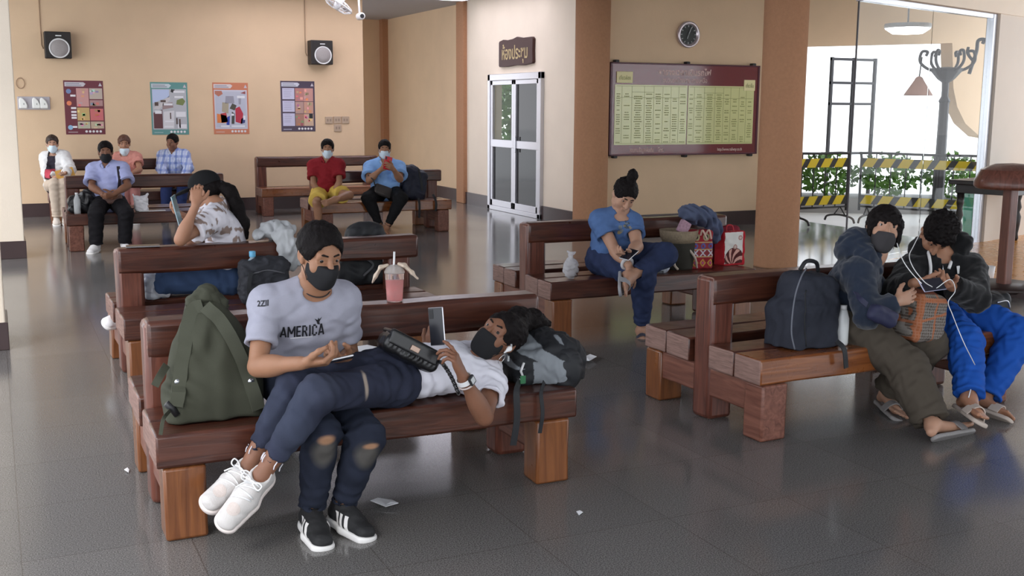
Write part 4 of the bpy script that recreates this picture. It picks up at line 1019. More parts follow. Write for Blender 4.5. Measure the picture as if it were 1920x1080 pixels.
s.chain([P(0, -.12, .0), P(0, -.16, -.05), P(.0, -.175, -.15), P(0, -.18, -.27), P(0, -.17, -.36)], [.035, .042, .042, .036, .018], .03)
s.wob(.05, .003, 3); s.wob(.02, .002, 4); sculpt('hair', s, .006, M_hair, T)
M_cap = mat('black_cap_cloth', (.012, .012, .013), .85, bump=.15, bs=400); s = SDF()
s.ell(P(0, -.012, .05), (.089, .108, .085), R); s.half(P(0, 0, .028), R@v3((0, -.12, -1)), .004); sculpt('cap', s, .005, M_cap, T)
s = SDF(); s.ell(P(0, .13, .034), (.075, .075, .012), R@np.array(Matrix.Rotation(-.15, 3, 'X'))); sculpt('cap_peak', s, .004, M_cap, T)
sculpt('hair_tie', SDF().ell(P(0, -.125, .0), (.034, .022, .034), R), .005, mat('blue_scrunchie', (.12, .16, .26), .8), T)
for sd in 'RL': shoe(T, J, sd, mat('white_canvas', (.74, .72, .72), .75), M_sole, .006, .95)

# ---------------- woman with a bun in the blue T-shirt
J = dict(pel=(4.140, 7.100, 0.530), nek=(4.140, 6.960, 0.895), che=(4.140, 7.046, 0.749), hed=(4.137, 6.906, 1.025), sR=(3.989, 7.000, 0.842), sL=(4.223, 6.920, 0.818), eR=(4.046, 6.865, 0.628), wR=(4.037, 6.659, 0.550), eL=(4.160, 6.744, 0.667), wL=(4.013, 6.610, 0.645), hR=(4.060, 7.070, 0.530), hL=(4.220, 7.070, 0.550), kR=(4.179, 6.677, 0.443), kL=(4.354, 6.676, 0.604), aR=(4.241, 6.787, 0.042), tR=(4.161, 6.637, -0.018), aL=(4.027, 6.610, 0.469), tL=(3.914, 6.491, 0.395), fw=(-0.148, -0.777, -0.611), up=(0.147, -0.442, 0.885))
hands = {'R': ((.30, -.25, -.9), (-.2, .5, .0), [.3, .35, .45, .5], .3), 'L': ((-.85, -.35, -.1), (0, .2, 1), [.7, .8, .8, .8], .4)}
T, J, body = human('person', 'woman with a top bun in a blue T-shirt, one ankle crossed over her knee', J, sk_c, .0055, .98, hands=hands, belly=.015, fat=1.12, feet='bare', arm=1.12)
bun = (T, J)
M_blt = mat('blue_cotton', (.085, .155, .33), .85, var=.1, vs=30, bump=.1, bs=500)
tb = shirt(T, J, M_blt, 't_shirt', .50, .016, 1.0, .03, .11, .06, h=.0055, amp=.003, arm=1.1, neckdrop=.008)
bv = world_bvh(tb); rg = random.Random(5)
for k in range(9):
    x, y = rg.uniform(-.04, .04), rg.uniform(-.07, .06); r0 = rg.uniform(.008, .018)
    decal('chest_print', flat_poly([(x+r0*math.cos(a)*rg.uniform(.6, 1.2), y+r0*math.sin(a)*rg.uniform(.6, 1.2)) for a in np.linspace(0, 6.283, 9)[:-1]]), bv, (4.098, 6.800, 0.761), unit((.9, -.3, 0)), unit((0, -.2, 1)), mat('print_%d' % (k % 3), [(.05, .07, .10), (.30, .24, .12), (.16, .2, .24)][k % 3], .7), T, .002, cut=.012)
trousers(T, J, M_denim, 'jeans', (.86, .80), (.106, .080, .066, .054), sc=1.08, h=.006, hips=1.12, col=cloth_col((.030, .042, .095), var=.25), amp=.005)
tr = J
H, R = J['hed'], J['R']; P = lambda x, y, z: H+R@v3((x, y, z)); s = SDF()
s.ell(P(0, -.014, .040), (.088, .106, .092), R); s.ell(P(0, .09, -.045), (.072, .07, .105), R, .012, 's'); s.half(P(0, -.02, -.055), R@v3((0, .45, -1)), .012)
s.chain([P(0, -.02, .125), P(.0, -.035, .165), P(.012, -.04, .185)], [.030, .036, .026], .02); s.wob(.035, .003, 3); s.wob(.016, .002, 8); sculpt('hair', s, .0045, M_hair, T)
def sandal(T, J, sd, m, h=.005, straps=True, nm='sandal', wd=1.0):
    he, to, up = J['foot'+sd]; fd = unit(to-he); up = unit(up-fd*np.dot(up, fd)); sdv = np.cross(fd, up); R = np.stack([sdv, fd, up], 1)
    ln = np.linalg.norm(to-he)+.05; c0 = he-fd*.028; P = lambda x, y, z: c0+R@v3((x, y*ln, z)); s = SDF()
    s.cap(P(0, .14, -.036), P(0, .5, -.038), .034*wd, .036*wd, .01, side=sdv, w=1.05); s.cap(P(0, .5, -.038), P(0, .88, -.038), .036*wd, .036*wd, .01, side=sdv, w=1.25)
    s.half(P(0, .5, -.024), up, .004); s.half(P(0, .5, -.046), -up, .004); so = sculpt(nm, s, h, m, T)
    if straps:
        b = []
        for x in np.linspace(-1.1, 1.1, 9): b.append(P(x*.048, .62, -.03+.062*max(0, 1-abs(x/1.1)**2.4)))
        strap('sandal_strap', b, [b[i]-P(0, .62, -.04) for i in range(9)], .055, .006, m, T)
    return P, R
M_flip = mat('grey_blue_rubber', (.055, .063, .095), .6); M_flip2 = mat('grey_rubber', (.36, .36, .38), .6)
sandal(T, J, 'R', M_flip); sandal(T, J, 'L', M_flip2)
# hair band on the wrist
w = J['wR']; d = unit(J['wR']-J['eR']); o1 = unit(np.cross(d, (0, 0, 1))); o2 = np.cross(d, o1)
wtube('wrist_band', [w-d*.02+(o1*math.cos(a)+o2*math.sin(a))*.040 for a in np.linspace(0, 6.283, 20)[:-1]], .012, mat('white_band', (.62, .62, .64), .7), T, 8, True)

# ---------------- hooded woman
J = dict(pel=(4.160, 4.580, 0.540), nek=(4.196, 4.420, 0.884), che=(4.151, 4.517, 0.740), hed=(4.233, 4.405, 1.032), sR=(4.056, 4.380, 0.807), sL=(4.266, 4.620, 0.827), eR=(3.983, 4.223, 0.613), wR=(4.131, 4.190, 0.680), eL=(4.366, 4.520, 0.607), wL=(4.535, 4.460, 0.542), hR=(4.100, 4.510, 0.540), hL=(4.220, 4.650, 0.540), kR=(4.231, 4.173, 0.327), kL=(4.503, 4.315, 0.402), aR=(4.209, 3.963, 0.085), tR=(4.482, 3.993, 0.030), aL=(4.439, 4.515, 0.085), tL=(4.336, 4.299, 0.030), fw=(-0.514, -0.839, 0.176), up=(0.118, -0.118, 0.986))
hands = {'R': ((.9, -.05, .18), (.1, 1, -.1), .3, .3), 'L': ((.5, .3, -.3), (0, .4, -1), .7, .4)}
J['gaze'] = unit((-.3, 1, .0))
T, J, body = human('person', 'woman with a black fringe in a navy hoodie and wide olive trousers, glancing sideways', J, sk_c, .005, .95, hands=hands, feet='bare')
hoodw = (T, J)
M_navy = mat('navy_fleece', (.018, .026, .045), .9, var=.15, vs=30, bump=.2, bs=300, sheen=.25)
shirt(T, J, M_navy, 'hoodie', .96, .022, 1.0, .02, .14, .06, long=True, h=.006, amp=.005)
H, R = J['hed'], J['R']; P = lambda x, y, z: H+R@v3((x, y, z)); s = SDF()
Rc = J['Rc']; nk = J['nek']
Q = lambda x, y, z: nk+Rc@v3((x, y, z))
s.chain([Q(-.075, .04, -.03), Q(-.09, -.05, .0), Q(0, -.11, .02), Q(.09, -.05, .0), Q(.075, .04, -.03)], [.035, .05, .06, .05, .035], .04)
s.ell(Q(0, -.14, -.03), (.10, .065, .09), Rc, .05); s.wob(.07, .006, 3); sculpt('hood', s, .006, M_navy, T)
trousers(T, J, mat('olive_cloth', (.075, .062, .048), .9, bump=.15, bs=400), 'trousers', (.94, .94), (.112, .100, .095, .082), fit=.004, h=.007, hips=1.1, amp=.007, flare=.008)
s = SDF(); s.ell(P(0, -.014, .034), (.090, .108, .096), R); s.ell(P(0, .088, -.06), (.063, .06, .093), R, .012, 's')
for q in (-1, 1): s.cap(P(q*.074, .035, .03), P(q*.078, .03, -.085), .018, .012, .02)
s.cap(P(0, -.05, 0), P(0, -.05, -.11), .078, .06, .03); s.half(P(0, 0, -.10), (0, 0, -1), .01)
for k in range(9):
    x = -.056+.014*k; s.cap(P(x, .080-.25*abs(x), .066), P(x*1.05, .094-.35*abs(x), .026+.006*math.sin(k*2.1)), .011, .006, .006)
s.wob(.04, .003, 3); s.wob(.015, .0018, 4); sculpt('hair', s, .0045, M_hair, T)
mask(T, J, M_gmask, .0035, drop=-.014)
M_slide = mat('grey_slide', (.26, .245, .24), .7, var=.2, vs=150)
sandal(T, J, 'R', M_slide); sandal(T, J, 'L', M_slide)

# ---------------- man in the black hoodie and blue trousers
J = dict(pel=(4.920, 4.660, 0.540), nek=(4.780, 4.520, 0.842), che=(4.839, 4.579, 0.715), hed=(4.717, 4.506, 0.966), sR=(4.628, 4.576, 0.758), sL=(4.918, 4.441, 0.766), eR=(4.399, 4.465, 0.669), wR=(4.360, 4.287, 0.751), eL=(4.781, 4.260, 0.641), wL=(4.578, 4.261, 0.727), hR=(4.840, 4.620, 0.540), hL=(5.000, 4.620, 0.540), kR=(4.712, 4.241, 0.414), kL=(5.122, 4.235, 0.425), aR=(4.523, 4.022, 0.167), tR=(4.453, 3.862, 0.117), aL=(4.845, 4.211, 0.085), tL=(4.865, 4.041, 0.030), fw=(-0.425, -0.452, -0.784), up=(-0.241, -0.868, 0.434))
hands = {'R': ((.75, -.5, .0), (.3, .3, 1), [.6, .8, .9, .9], .4), 'L': ((-.75, -.5, .05), (-.3, .3, 1), [.6, .8, .9, .9], .4)}
T, J, body = human('person', 'man in a black hoodie and bright blue track trousers, head bowed over a phone', J, sk_d, .0055, 1.0, hands=hands, feet='bare')
hoodm = (T, J)
M_blk = mat('black_fleece', (.010, .010, .011), .9, var=.15, vs=30, bump=.2, bs=300, sheen=.2)
hm = shirt(T, J, M_blk, 'hoodie', .88, .030, 1.02, .02, .15, .058, long=True, h=.006, amp=.006, seed=8)
Rc = J['Rc']; nk = J['nek']; s = SDF(); Q = lambda x, y, z: nk+Rc@v3((x, y, z))
s.chain([Q(-.08, .06, -.02), Q(-.115, -.03, .05), Q(0, -.12, .05), Q(.115, -.03, .05), Q(.08, .06, -.02)], [.035, .052, .066, .052, .035], .04); s.wob(.07, .005, 3); sculpt('hood', s, .006, M_blk, T)
bv = world_bvh(hm)
def line_on(nm, pts2, w, m, par, bvh, u, v, org, off=.002):
    polys = []
    for (x0, y0), (x1, y1) in zip(pts2, pts2[1:]):
        d = unit((x1-x0, y1-y0, 0)); n = np.array((-d[1], d[0]))*w/2; polys.append([(x0-n[0], y0-n[1]), (x1-n[0], y1-n[1]), (x1+n[0], y1+n[1]), (x0+n[0], y0+n[1])])
    return decal(nm, flat_poly(*polys), bvh, org, u, v, m, par, off, .09, .02)
CAMP = v3((0, 0, 1.65))
def on_cloth(p, off=.004):
    d = unit(v3(p)-CAMP); hh = bv.ray_cast(Vector(CAMP), Vector(d), 12); return v3(hh[0])-d*off if hh[0] is not None else v3(p)
for nm, q_, r_, m_ in (('drawstring', [(4.444, 4.300, 0.926), (4.464, 4.300, 0.871), (4.477, 4.300, 0.813), (4.472, 4.300, 0.742)], .009, M_white), ('drawstring', [(4.597, 4.300, 0.925), (4.617, 4.300, 0.878), (4.620, 4.300, 0.843), (4.608, 4.300, 0.809)], .009, M_white), ('zip', [(4.527, 4.300, 0.894), (4.554, 4.300, 0.852), (4.566, 4.300, 0.805), (4.555, 4.300, 0.760)], .003, M_steel)):
    wtube(nm, [on_cloth(p) for p in spline(q_, 4)], r_, m_, T, 8)
c_ = on_cloth((4.679, 4.300, 0.799), .004); Rb0 = frame((.25, -.9, .2), (0, 0, 1))
obj('chest_badge', box(NB(), (-.015, -.002, -.022), (.015, .004, .022), Rb0, shift(c_[None], T)[0]), M_white, T, bevel=.003)
rg = random.Random(2)
for k in range(12):
    x, y = rg.uniform(-.05, .05), rg.uniform(-.09, .09)
    decal('sleeve_print', flat_poly([(x-.018, y-.004), (x+.012, y-.012), (x+.02, y+.004), (x-.004, y+.014)]), bv, (4.941, 4.400, 0.668), unit((.75, .65, 0)), (0, 0, 1), mat('grey_print', (.4, .4, .43), .8), T, .002, cut=.02)
M_royal = mat('royal_blue_cloth', (.014, .085, .40), .8, var=.12, vs=14, bump=.1, bs=300)
bt = trousers(T, J, M_royal, 'track_trousers', (.93, .93), (.104, .088, .082, .078), h=.0065, hips=1.1, amp=.008)
wtube('side_piping', spline([J['kR']+v3((-.075, -.06, .0)), lerp(J['kR'], J['aR'], .35)+v3((-.02, -.09, 0)), lerp(J['kR'], J['aR'], .75)+v3((-.05, -.062, 0)), lerp(J['kR'], J['aR'], .92)+v3((-.06, -.05, 0))], 6), .003, M_white, T, 6)
H, R = J['hed'], J['R']; P = lambda x, y, z: H+R@v3((x, y, z)); s = SDF()
s.ell(P(0, -.014, .044), (.090, .110, .096), R); s.ell(P(0, .088, -.055), (.068, .07, .1), R, .012, 's'); s.half(P(0, 0, -.06), R@v3((0, .4, -1)), .01)
for k in range(60):
    a, b_ = rg.uniform(0, 6.28), rg.uniform(.1, 1.35); dv = v3((math.cos(a)*math.sin(b_), math.sin(a)*math.sin(b_), math.cos(b_))); p0 = v3((0, -.014, .044))+dv*v3((.086, .106, .092)); t2 = dv+v3((rg.uniform(-.6, .6), .5, rg.uniform(-.2, .3)))
    s.cap(P(*p0), P(*(p0+unit(t2)*.014)), .015, .006, .012)
s.wob(.03, .003, 4); sculpt('hair', s, .0045, M_hair, T)
M_cream_sl = mat('cream_slide', (.52, .44, .38), .7); sandal(T, J, 'R', M_cream_sl, wd=1.05); sandal(T, J, 'L', M_cream_sl, wd=1.05)

# ---------------- people farther back
def collar(T, J, m, h=.006, r=.062):
    nk, Rc = J['nek'], J['Rc']; s = SDF(); Q = lambda x, y, z: nk+Rc@v3((x, y, z))
    for q in (-1, 1): s.chain([Q(0, -.055, .035), Q(q*.058, -.02, .032), Q(q*.055, .05, .012), Q(q*.022, .085, -.03)], [.014, .014, .016, .014], .012)
    return sculpt('collar', s, h, m, T)
J = dict(pel=(1.192, 13.600, 0.530), nek=(1.191, 13.600, 0.972), che=(1.191, 13.600, 0.795), hed=(1.178, 13.575, 1.114), sR=(1.041, 13.659, 0.910), sL=(1.345, 13.519, 0.924), eR=(1.000, 13.480, 0.725), eL=(1.381, 13.342, 0.738), wR=(1.125, 13.319, 0.630), wL=(1.205, 13.237, 0.646), hR=(1.107, 13.570, 0.530), hL=(1.277, 13.570, 0.530), kR=(1.007, 13.171, 0.447), kL=(1.325, 13.163, 0.436), aR=(0.991, 13.211, 0.085), aL=(1.300, 13.203, 0.085), tR=(0.909, 13.061, 0.030), tL=(1.316, 13.053, 0.030), fw=(-0.086, -0.994, -0.061), up=(0.000, -0.050, 0.999))
hands = {'R': ((.75, -.4, -.1), (.3, .6, .2), .9, .4), 'L': ((-.75, -.4, -.1), (-.3, .6, .2), .9, .4)}
T, J, body = human('person', 'man in a lilac-blue shirt and black trousers with black mask and shoulder strap, hands clasped', J, sk_b, .008, 1.0, hands=hands, eye=False, belly=.01)
maskm = (T, J)
M_lil = mat('lilac_shirt', (.42, .45, .72), .8, bump=.1, bs=300); sh_m = shirt(T, J, M_lil, 'shirt', .78, .022, 1.02, .02, .14, .058, h=.008, cuff=.03); collar(T, J, M_lil)
trousers(T, J, mat('black_trousers', (.012, .011, .013), .85), 'trousers', (.97, .97), (.105, .082, .072, .064), h=.009, amp=.006, flare=.01)
hair_short(T, J, .007); mask(T, J, M_bmask, .006)
for sd in 'RL': shoe(T, J, sd, mat('white_canvas', (.74, .72, .72), .75), M_sole, .007)
J = dict(pel=(0.799, 16.850, 0.530), nek=(0.790, 16.850, 0.970), che=(0.793, 16.850, 0.794), hed=(0.761, 16.808, 1.106), sR=(0.670, 16.895, 0.910), sL=(0.902, 16.789, 0.927), eR=(0.665, 16.739, 0.702), eL=(0.965, 16.604, 0.756), wR=(0.749, 16.537, 0.653), wL=(0.882, 16.398, 0.717), hR=(0.714, 16.820, 0.530), hL=(0.884, 16.820, 0.530), kR=(0.738, 16.403, 0.574), kL=(0.861, 16.403, 0.571), aR=(0.740, 16.443, 0.085), aL=(0.850, 16.443, 0.085), tR=(0.729, 16.293, 0.030), tL=(0.865, 16.293, 0.030), fw=(-0.045, -0.997, -0.068), up=(0.000, -0.050, 0.999))
hands = {'R': ((.6, -.5, -.1), (0, .5, .5), .8, .4), 'L': ((-.3, -.7, -.2), (0, .3, .5), .8, .4)}
T, J, body = human('person', 'woman in an open white jacket at the left end of the back bench', J, sk_c, .0085, .95, hands=hands, eye=False)
M_wj = mat('white_jacket', (.74, .73, .72), .85, bump=.1, bs=200)
def wj(V):
    r_, f_, u_ = J['Rc'].T; q = V-J['che']; x, y = q@r_, q@f_
    w = ((np.abs(x-.01) < .055+.25*np.clip(-(q@u_)-.1, 0, 1)) & (y > .03))[:, None]
    red = ((np.abs(x-.01) < .05) & (y > .03) & (np.abs(q@u_+.09) < .06))[:, None]
    c = np.where(w, v3((.03, .025, .035)), v3((.74, .73, .72))); return np.where(red, v3((.5, .07, .1)), c)
shirt(T, J, M_print, 'jacket', .9, .03, 1.0, .01, .18, .062, long=True, h=.008, amp=.006, col=wj)
trousers(T, J, mat('cream_trousers', (.55, .45, .36), .85), 'trousers', (.93, .93), (.098, .075, .066, .056), h=.009)
hair_short(T, J, .007, m=mat('dark_brown_hair', (.03, .016, .012), .45, bump=.4, bs=150), side=-.05); mask(T, J, M_wmask, .006)
for sd in 'RL': shoe(T, J, sd, mat('cream_shoe', (.62, .56, .5), .75), M_sole, .007)
J = dict(pel=(1.768, 16.850, 0.530), nek=(1.737, 16.850, 0.959), che=(1.750, 16.850, 0.787), hed=(1.718, 16.813, 1.098), sR=(1.622, 16.893, 0.897), sL=(1.873, 16.777, 0.907), eR=(1.580, 16.690, 0.740), eL=(1.887, 16.577, 0.741), wR=(1.687, 16.500, 0.688), wL=(1.763, 16.392, 0.708), hR=(1.683, 16.820, 0.530), hL=(1.853, 16.820, 0.530), kR=(1.642, 16.403, 0.552), kL=(1.786, 16.406, 0.548), aR=(1.652, 16.443, 0.085), aL=(1.783, 16.446, 0.085), tR=(1.620, 16.293, 0.030), tL=(1.777, 16.296, 0.030), fw=(-0.101, -0.993, -0.067), up=(0.000, -0.050, 0.999))
T, J, body = human('person', 'older woman in a pink short-sleeved top with her mask under the chin', J, sk_d, .0085, .95, hands={'R': ((.6, -.3, -.3), (0, .3, -1), .6, .4), 'L': ((-.6, -.3, -.2), (0, .3, -1), .6, .4)}, eye=True, belly=.02)
shirt(T, J, mat('pink_cotton', (.62, .27, .22), .85, var=.15, vs=25), 'blouse', .55, .02, 1.0, .02, .12, .06, h=.008, amp=.006)
trousers(T, J, mat('pink_trousers', (.45, .2, .18), .85), 'trousers', (.9, .9), (.098, .075, .066, .056), h=.01)
hair_short(T, J, .007, m=mat('red_brown_hair', (.10, .04, .025), .45, bump=.4, bs=150), side=-.085, thick=.004); mask(T, J, M_wmask, .006, drop=-.045)
for sd in 'RL': shoe(T, J, sd, mat('cream_shoe', (.62, .56, .5), .75), M_sole, .009)
J = dict(pel=(2.389, 16.850, 0.530), nek=(2.401, 16.850, 0.982), che=(2.396, 16.850, 0.801), hed=(2.384, 16.797, 1.116), sR=(2.255, 16.907, 0.919), sL=(2.546, 16.772, 0.929), eR=(2.200, 16.724, 0.743), eL=(2.571, 16.592, 0.743), wR=(2.247, 16.576, 0.580), wL=(2.458, 16.484, 0.581), hR=(2.304, 16.820, 0.530), hL=(2.474, 16.820, 0.530), kR=(2.222, 16.408, 0.538), kL=(2.443, 16.401, 0.533), aR=(2.193, 16.448, 0.085), aL=(2.416, 16.441, 0.085), tR=(2.156, 16.298, 0.030), tL=(2.406, 16.291, 0.030), fw=(-0.571, -0.819, -0.057), up=(0.000, -0.050, 0.999))
T, J, body = human('person', 'man in a blue and white plaid shirt looking to the side, no mask', J, sk_b, .0085, 1.0, hands={'R': ((.5, -.4, -.3), (0, .3, -1), .6, .4), 'L': ((-.5, -.4, -.3), (0, .3, -1), .6, .4)}, eye=True)
def plaid(V):
    r_, f_, u_ = J['Rc'].T; q = V-J['che']; a, b_ = q@r_, q@u_
    c = np.tile(v3((.62, .68, .80)), (len(V), 1))
    for s_, k, col in ((a, .085, (.09, .16, .5)), (b_, .10, (.13, .2, .52)), (a+.04, .085, (.4, .45, .72))):
        w = (np.mod(s_, k) < k*.36)[:, None]*.62; c = c*(1-w)+v3(col)*w
    return c
shirt(T, J, M_print, 'plaid_shirt', .85, .024, 1.02, .01, .14, .058, long=True, h=.007, amp=.005, col=plaid); collar(T, J, mat('pale_collar', (.62, .66, .78), .8), .007)
trousers(T, J, M_denim, 'jeans', (.93, .93), (.1, .08, .07, .06), h=.01, col=cloth_col((.03, .045, .13)))
hair_short(T, J, .007)
for sd in 'RL': shoe(T, J, sd, M_shoeb, M_shoeb, .009)
J = dict(pel=(3.881, 14.000, 0.530), nek=(3.912, 14.000, 0.964), che=(3.900, 14.000, 0.790), hed=(3.919, 13.988, 1.108), sR=(3.745, 14.066, 0.894), sL=(4.052, 13.923, 0.903), eR=(3.713, 13.941, 0.669), eL=(4.008, 13.788, 0.685), wR=(3.834, 13.888, 0.449), wL=(3.907, 13.797, 0.454), hR=(3.796, 13.970, 0.530), hL=(3.966, 13.970, 0.530), kR=(3.653, 13.583, 0.452), kL=(4.072, 13.564, 0.536), aR=(3.697, 13.623, 0.085), aL=(3.822, 13.354, 0.500), tR=(3.586, 13.473, 0.030), tL=(3.652, 13.304, 0.455), fw=(-0.269, -0.961, -0.063), up=(0.000, -0.050, 0.999))
T, J, body = human('person', 'man in a red polo shirt and yellow shorts with one leg folded on the bench', J, sk_a, .0075, 1.0, hands={'R': ((.45, -.3, -.75), (.6, .5, -.2), [.3, .35, .4, .5], .3), 'L': ((-.3, -.3, -.8), (-.6, .4, -.1), [.5, .5, .6, .6], .3)}, eye=False, feet='bare')
M_red = mat('red_cotton', (.235, .016, .022), .85, bump=.15, bs=250, var=.1, vs=12); shirt(T, J, M_red, 'polo_shirt', .70, .02, 1.02, .02, .14, .056, h=.007, cuff=.02); collar(T, J, M_red)
trousers(T, J, mat('yellow_cotton', (.66, .46, .10), .85, var=.08, vs=10), 'shorts', (-.80, -.62), (.105, .085, .07, .06), fit=.008, h=.008, amp=.007)
hair_short(T, J, .006); mask(T, J, M_wmask, .005)
J = dict(pel=(4.696, 14.000, 0.530), nek=(4.663, 13.930, 0.956), che=(4.676, 13.958, 0.785), hed=(4.661, 13.896, 1.097), sR=(4.491, 13.993, 0.858), sL=(4.835, 13.832, 0.860), eR=(4.412, 13.799, 0.703), eL=(4.774, 13.621, 0.720), wR=(4.532, 13.674, 0.846), wL=(4.645, 13.495, 0.853), hR=(4.611, 13.970, 0.530), hL=(4.781, 13.970, 0.530), kR=(4.346, 13.648, 0.480), kL=(4.763, 13.554, 0.475), aR=(4.526, 13.688, 0.085), aL=(4.567, 13.594, 0.085), tR=(4.533, 13.538, 0.030), tL=(4.545, 13.444, 0.030), fw=(-0.317, -0.946, -0.062), up=(0.000, -0.050, 0.999))
T, J, body = human('person', 'woman in a sky-blue shirt and black leggings holding a red phone before her chest', J, sk_a, .0075, 1.0, hands={'R': ((.62, -.45, .35), (.5, .5, .2), [.6, .7, .8, .8], .3), 'L': ((-.62, -.45, .4), (-.5, .5, .2), [.6, .7, .8, .8], .3)}, eye=False, feet='bare', belly=.035, fat=1.1, arm=1.15)
phw = (T, J)
M_sky = mat('sky_blue_cotton', (.26, .46, .82), .85, bump=.1, bs=250); shirt(T, J, M_sky, 'shirt', .72, .026, 1.06, .045, .14, .058, h=.0075, cuff=.03, arm=1.15); collar(T, J, mat('pale_blue_collar', (.55, .66, .85), .8))
trousers(T, J, mat('black_leggings', (.010, .010, .011), .8), 'leggings', (.90, .90), (.112, .080, .066, .044), h=.008, hips=1.15, sc=1.05)
hair_short(T, J, .006, side=-.06); mask(T, J, M_wmask, .005, fat=1.1)

# ------------------------------------------------------------------ belongings
def surf(bvh, p, d=(0, 1, 0), off=.004, back=.4):
    d = unit(d); h = bvh.ray_cast(Vector(v3(p)-d*back), Vector(d), back*3)
    return (v3(h[0])-d*off, v3(h[1])) if h[0] is not None else (v3(p), -d)
def strap_on(name, bvh, pts, w, th, m, par, d=(0, 1, 0), n=6):
    Q = [surf(bvh, p, d, .003) for p in spline(pts, n)]
    return strap(name, [q[0] for q in Q], [q[1]*.5-unit(d) for q in Q], w, th, m, par)
def seam_on(name, bvh, pts, r, m, par, d=(0, 1, 0), n=6):
    return wtube(name, [surf(bvh, p, d, 0)[0] for p in spline(pts, n)], r, m, par, 6)
def rotz(a): return np.array(Matrix.Rotation(a, 3, 'Z'))
def rotx(a): return np.array(Matrix.Rotation(a, 3, 'X'))
def roty(a): return np.array(Matrix.Rotation(a, 3, 'Y'))

# olive rucksack on the near bench
c = v3((0.740, 4.370, 0.510)); T = thing('backpack', 'olive green rucksack leaning on the backrest beside the man in grey', 'backpack', (c[0], c[1], .425))
M_olive = mat('olive_canvas', (.056, .058, .041), .8, var=.12, vs=10, bump=.12, bs=300); M_olive2 = mat('olive_webbing', (.074, .077, .056), .8, bump=.15, bs=500)
s = SDF()
s.box(v3((0.733, 4.360, 0.470)), (.19, .10, .10), None, .06, .05); s.ell(v3((0.747, 4.390, 0.593)), (.182, .115, .19), None, .06)
s.ell(v3((0.744, 4.420, 0.718)), (.135, .10, .15), None, .06); s.ell(v3((0.734, 4.450, 0.848)), (.075, .07, .065), None, .04)
s.half((0, 0, .428), (0, 0, -1), .02)
s.fold(v3((0.622, 4.300, 0.752)), (1, 0, .5), .09, .006, .10); s.fold(v3((0.723, 4.300, 0.775)), (1, 0, -.7), .11, .009, .09); s.fold(v3((0.836, 4.300, 0.776)), (1, 0, .4), .09, .006, .1)
s.fold(v3((0.584, 4.300, 0.565)), (.6, 0, 1), .08, .008, .1); s.wob(.22, .006, 2)
o = sculpt('body', s, .006, M_olive, T); b = world_bvh(o)
strap_on('shoulder_strap', b, [(0.713, 4.300, 0.871), (0.672, 4.300, 0.853), (0.635, 4.300, 0.751), (0.602, 4.300, 0.606), (0.577, 4.300, 0.506)], .052, .012, M_olive2, T)
strap_on('shoulder_strap', b, [(0.721, 4.300, 0.866), (0.775, 4.300, 0.803), (0.837, 4.300, 0.658), (0.874, 4.300, 0.524), (0.889, 4.300, 0.463)], .052, .012, M_olive2, T)
for p in [(0.591, 4.300, 0.594), (0.867, 4.300, 0.575)]:
    p = surf(b, p, off=.016)[0]; bm = NB(); lathe(bm, [(.012, -.006), (.013, 0), (.008, .004)], tuple(shift(p[None], T)[0]), 14, 'y'); obj('button', bm, M_steel, T, True)
sculpt('flap_roll', SDF().chain([v3((0.680, 4.420, 0.883)), v3((0.735, 4.420, 0.909)), v3((0.790, 4.420, 0.867))], [.03, .038, .03], .02).wob(.04, .004, 4), .005, M_olive, T)
q0 = v3((0.561, 4.270, 0.501)); wtube('buckle', [q0+v3((-.02, 0, .02)), q0, q0+v3((.02, -.0, -.03))], .014, M_black, T)
strap('strap_tail', spline([(0.551, 4.260, 0.494), (0.513, 4.150, 0.494), (0.499, 4.140, 0.438)], 5), (0, -1, .2), .014, .003, M_olive2, T)
strap('strap_tail', spline([(0.560, 4.360, 0.650), (0.527, 4.300, 0.624), (0.503, 4.280, 0.591)], 5), (0, -1, .2), .03, .003, M_olive2, T)

# quilted black handbag on the lying woman's lap
ctr = v3((1.488, 4.170, 0.659)); T = thing('handbag', 'black quilted handbag with chain strap lying on the white T-shirt woman', 'handbag', tuple(ctr))
ax = unit(v3((1.571, 4.100, 0.603))-v3((1.372, 4.140, 0.719))); az = unit(v3((.35, .10, 1))-ax*np.dot((.35, .10, 1), ax)); ay = np.cross(az, ax); Rb = np.stack([ax, ay, az], 1)
M_leather = mat('black_leather', (.010, .010, .011), .32, coat=.25, bump=.1, bs=250, spec=.4)
s = SDF(); s.box(ctr, (.125, .085, .038), Rb, .028, .02); s.ell(ctr+az*.01, (.11, .08, .045), Rb, .03); s.wob(.08, .003, 2)
for k in range(13):
    for q in (-1, 1):
        p = ctr+ax*(-.12+.02*k); s.cap(p-ay*.088-az*.05+ax*q*.018, p-ay*.088+az*.035-ax*q*.018, .006, None, .005, op='s')
o = sculpt('body', s, .004, M_leather, T); b = world_bvh(o)
fl = SDF(); fl.box(ctr+az*.042+ay*.008, (.118, .085, .010), Rb, .008, .01); fl.box(ctr+az*.025-ay*.076, (.112, .012, .03), Rb, .008, .015)
sculpt('flap', fl, .004, M_leather, T)
cl = NB(); box(cl, (-.02, -.008, -.012), (.02, .004, .012), Rb, shift((ctr+az*.02-ay*.09)[None], T)[0]); obj('clasp', cl, mat('dull_brass', (.35, .25, .2), .35, metal=.7), T, bevel=.003)
pts = spline([ctr+ax*.125+az*.02, (1.589, 4.040, 0.628), (1.638, 4.070, 0.563), (1.683, 4.100, 0.479)], 9)
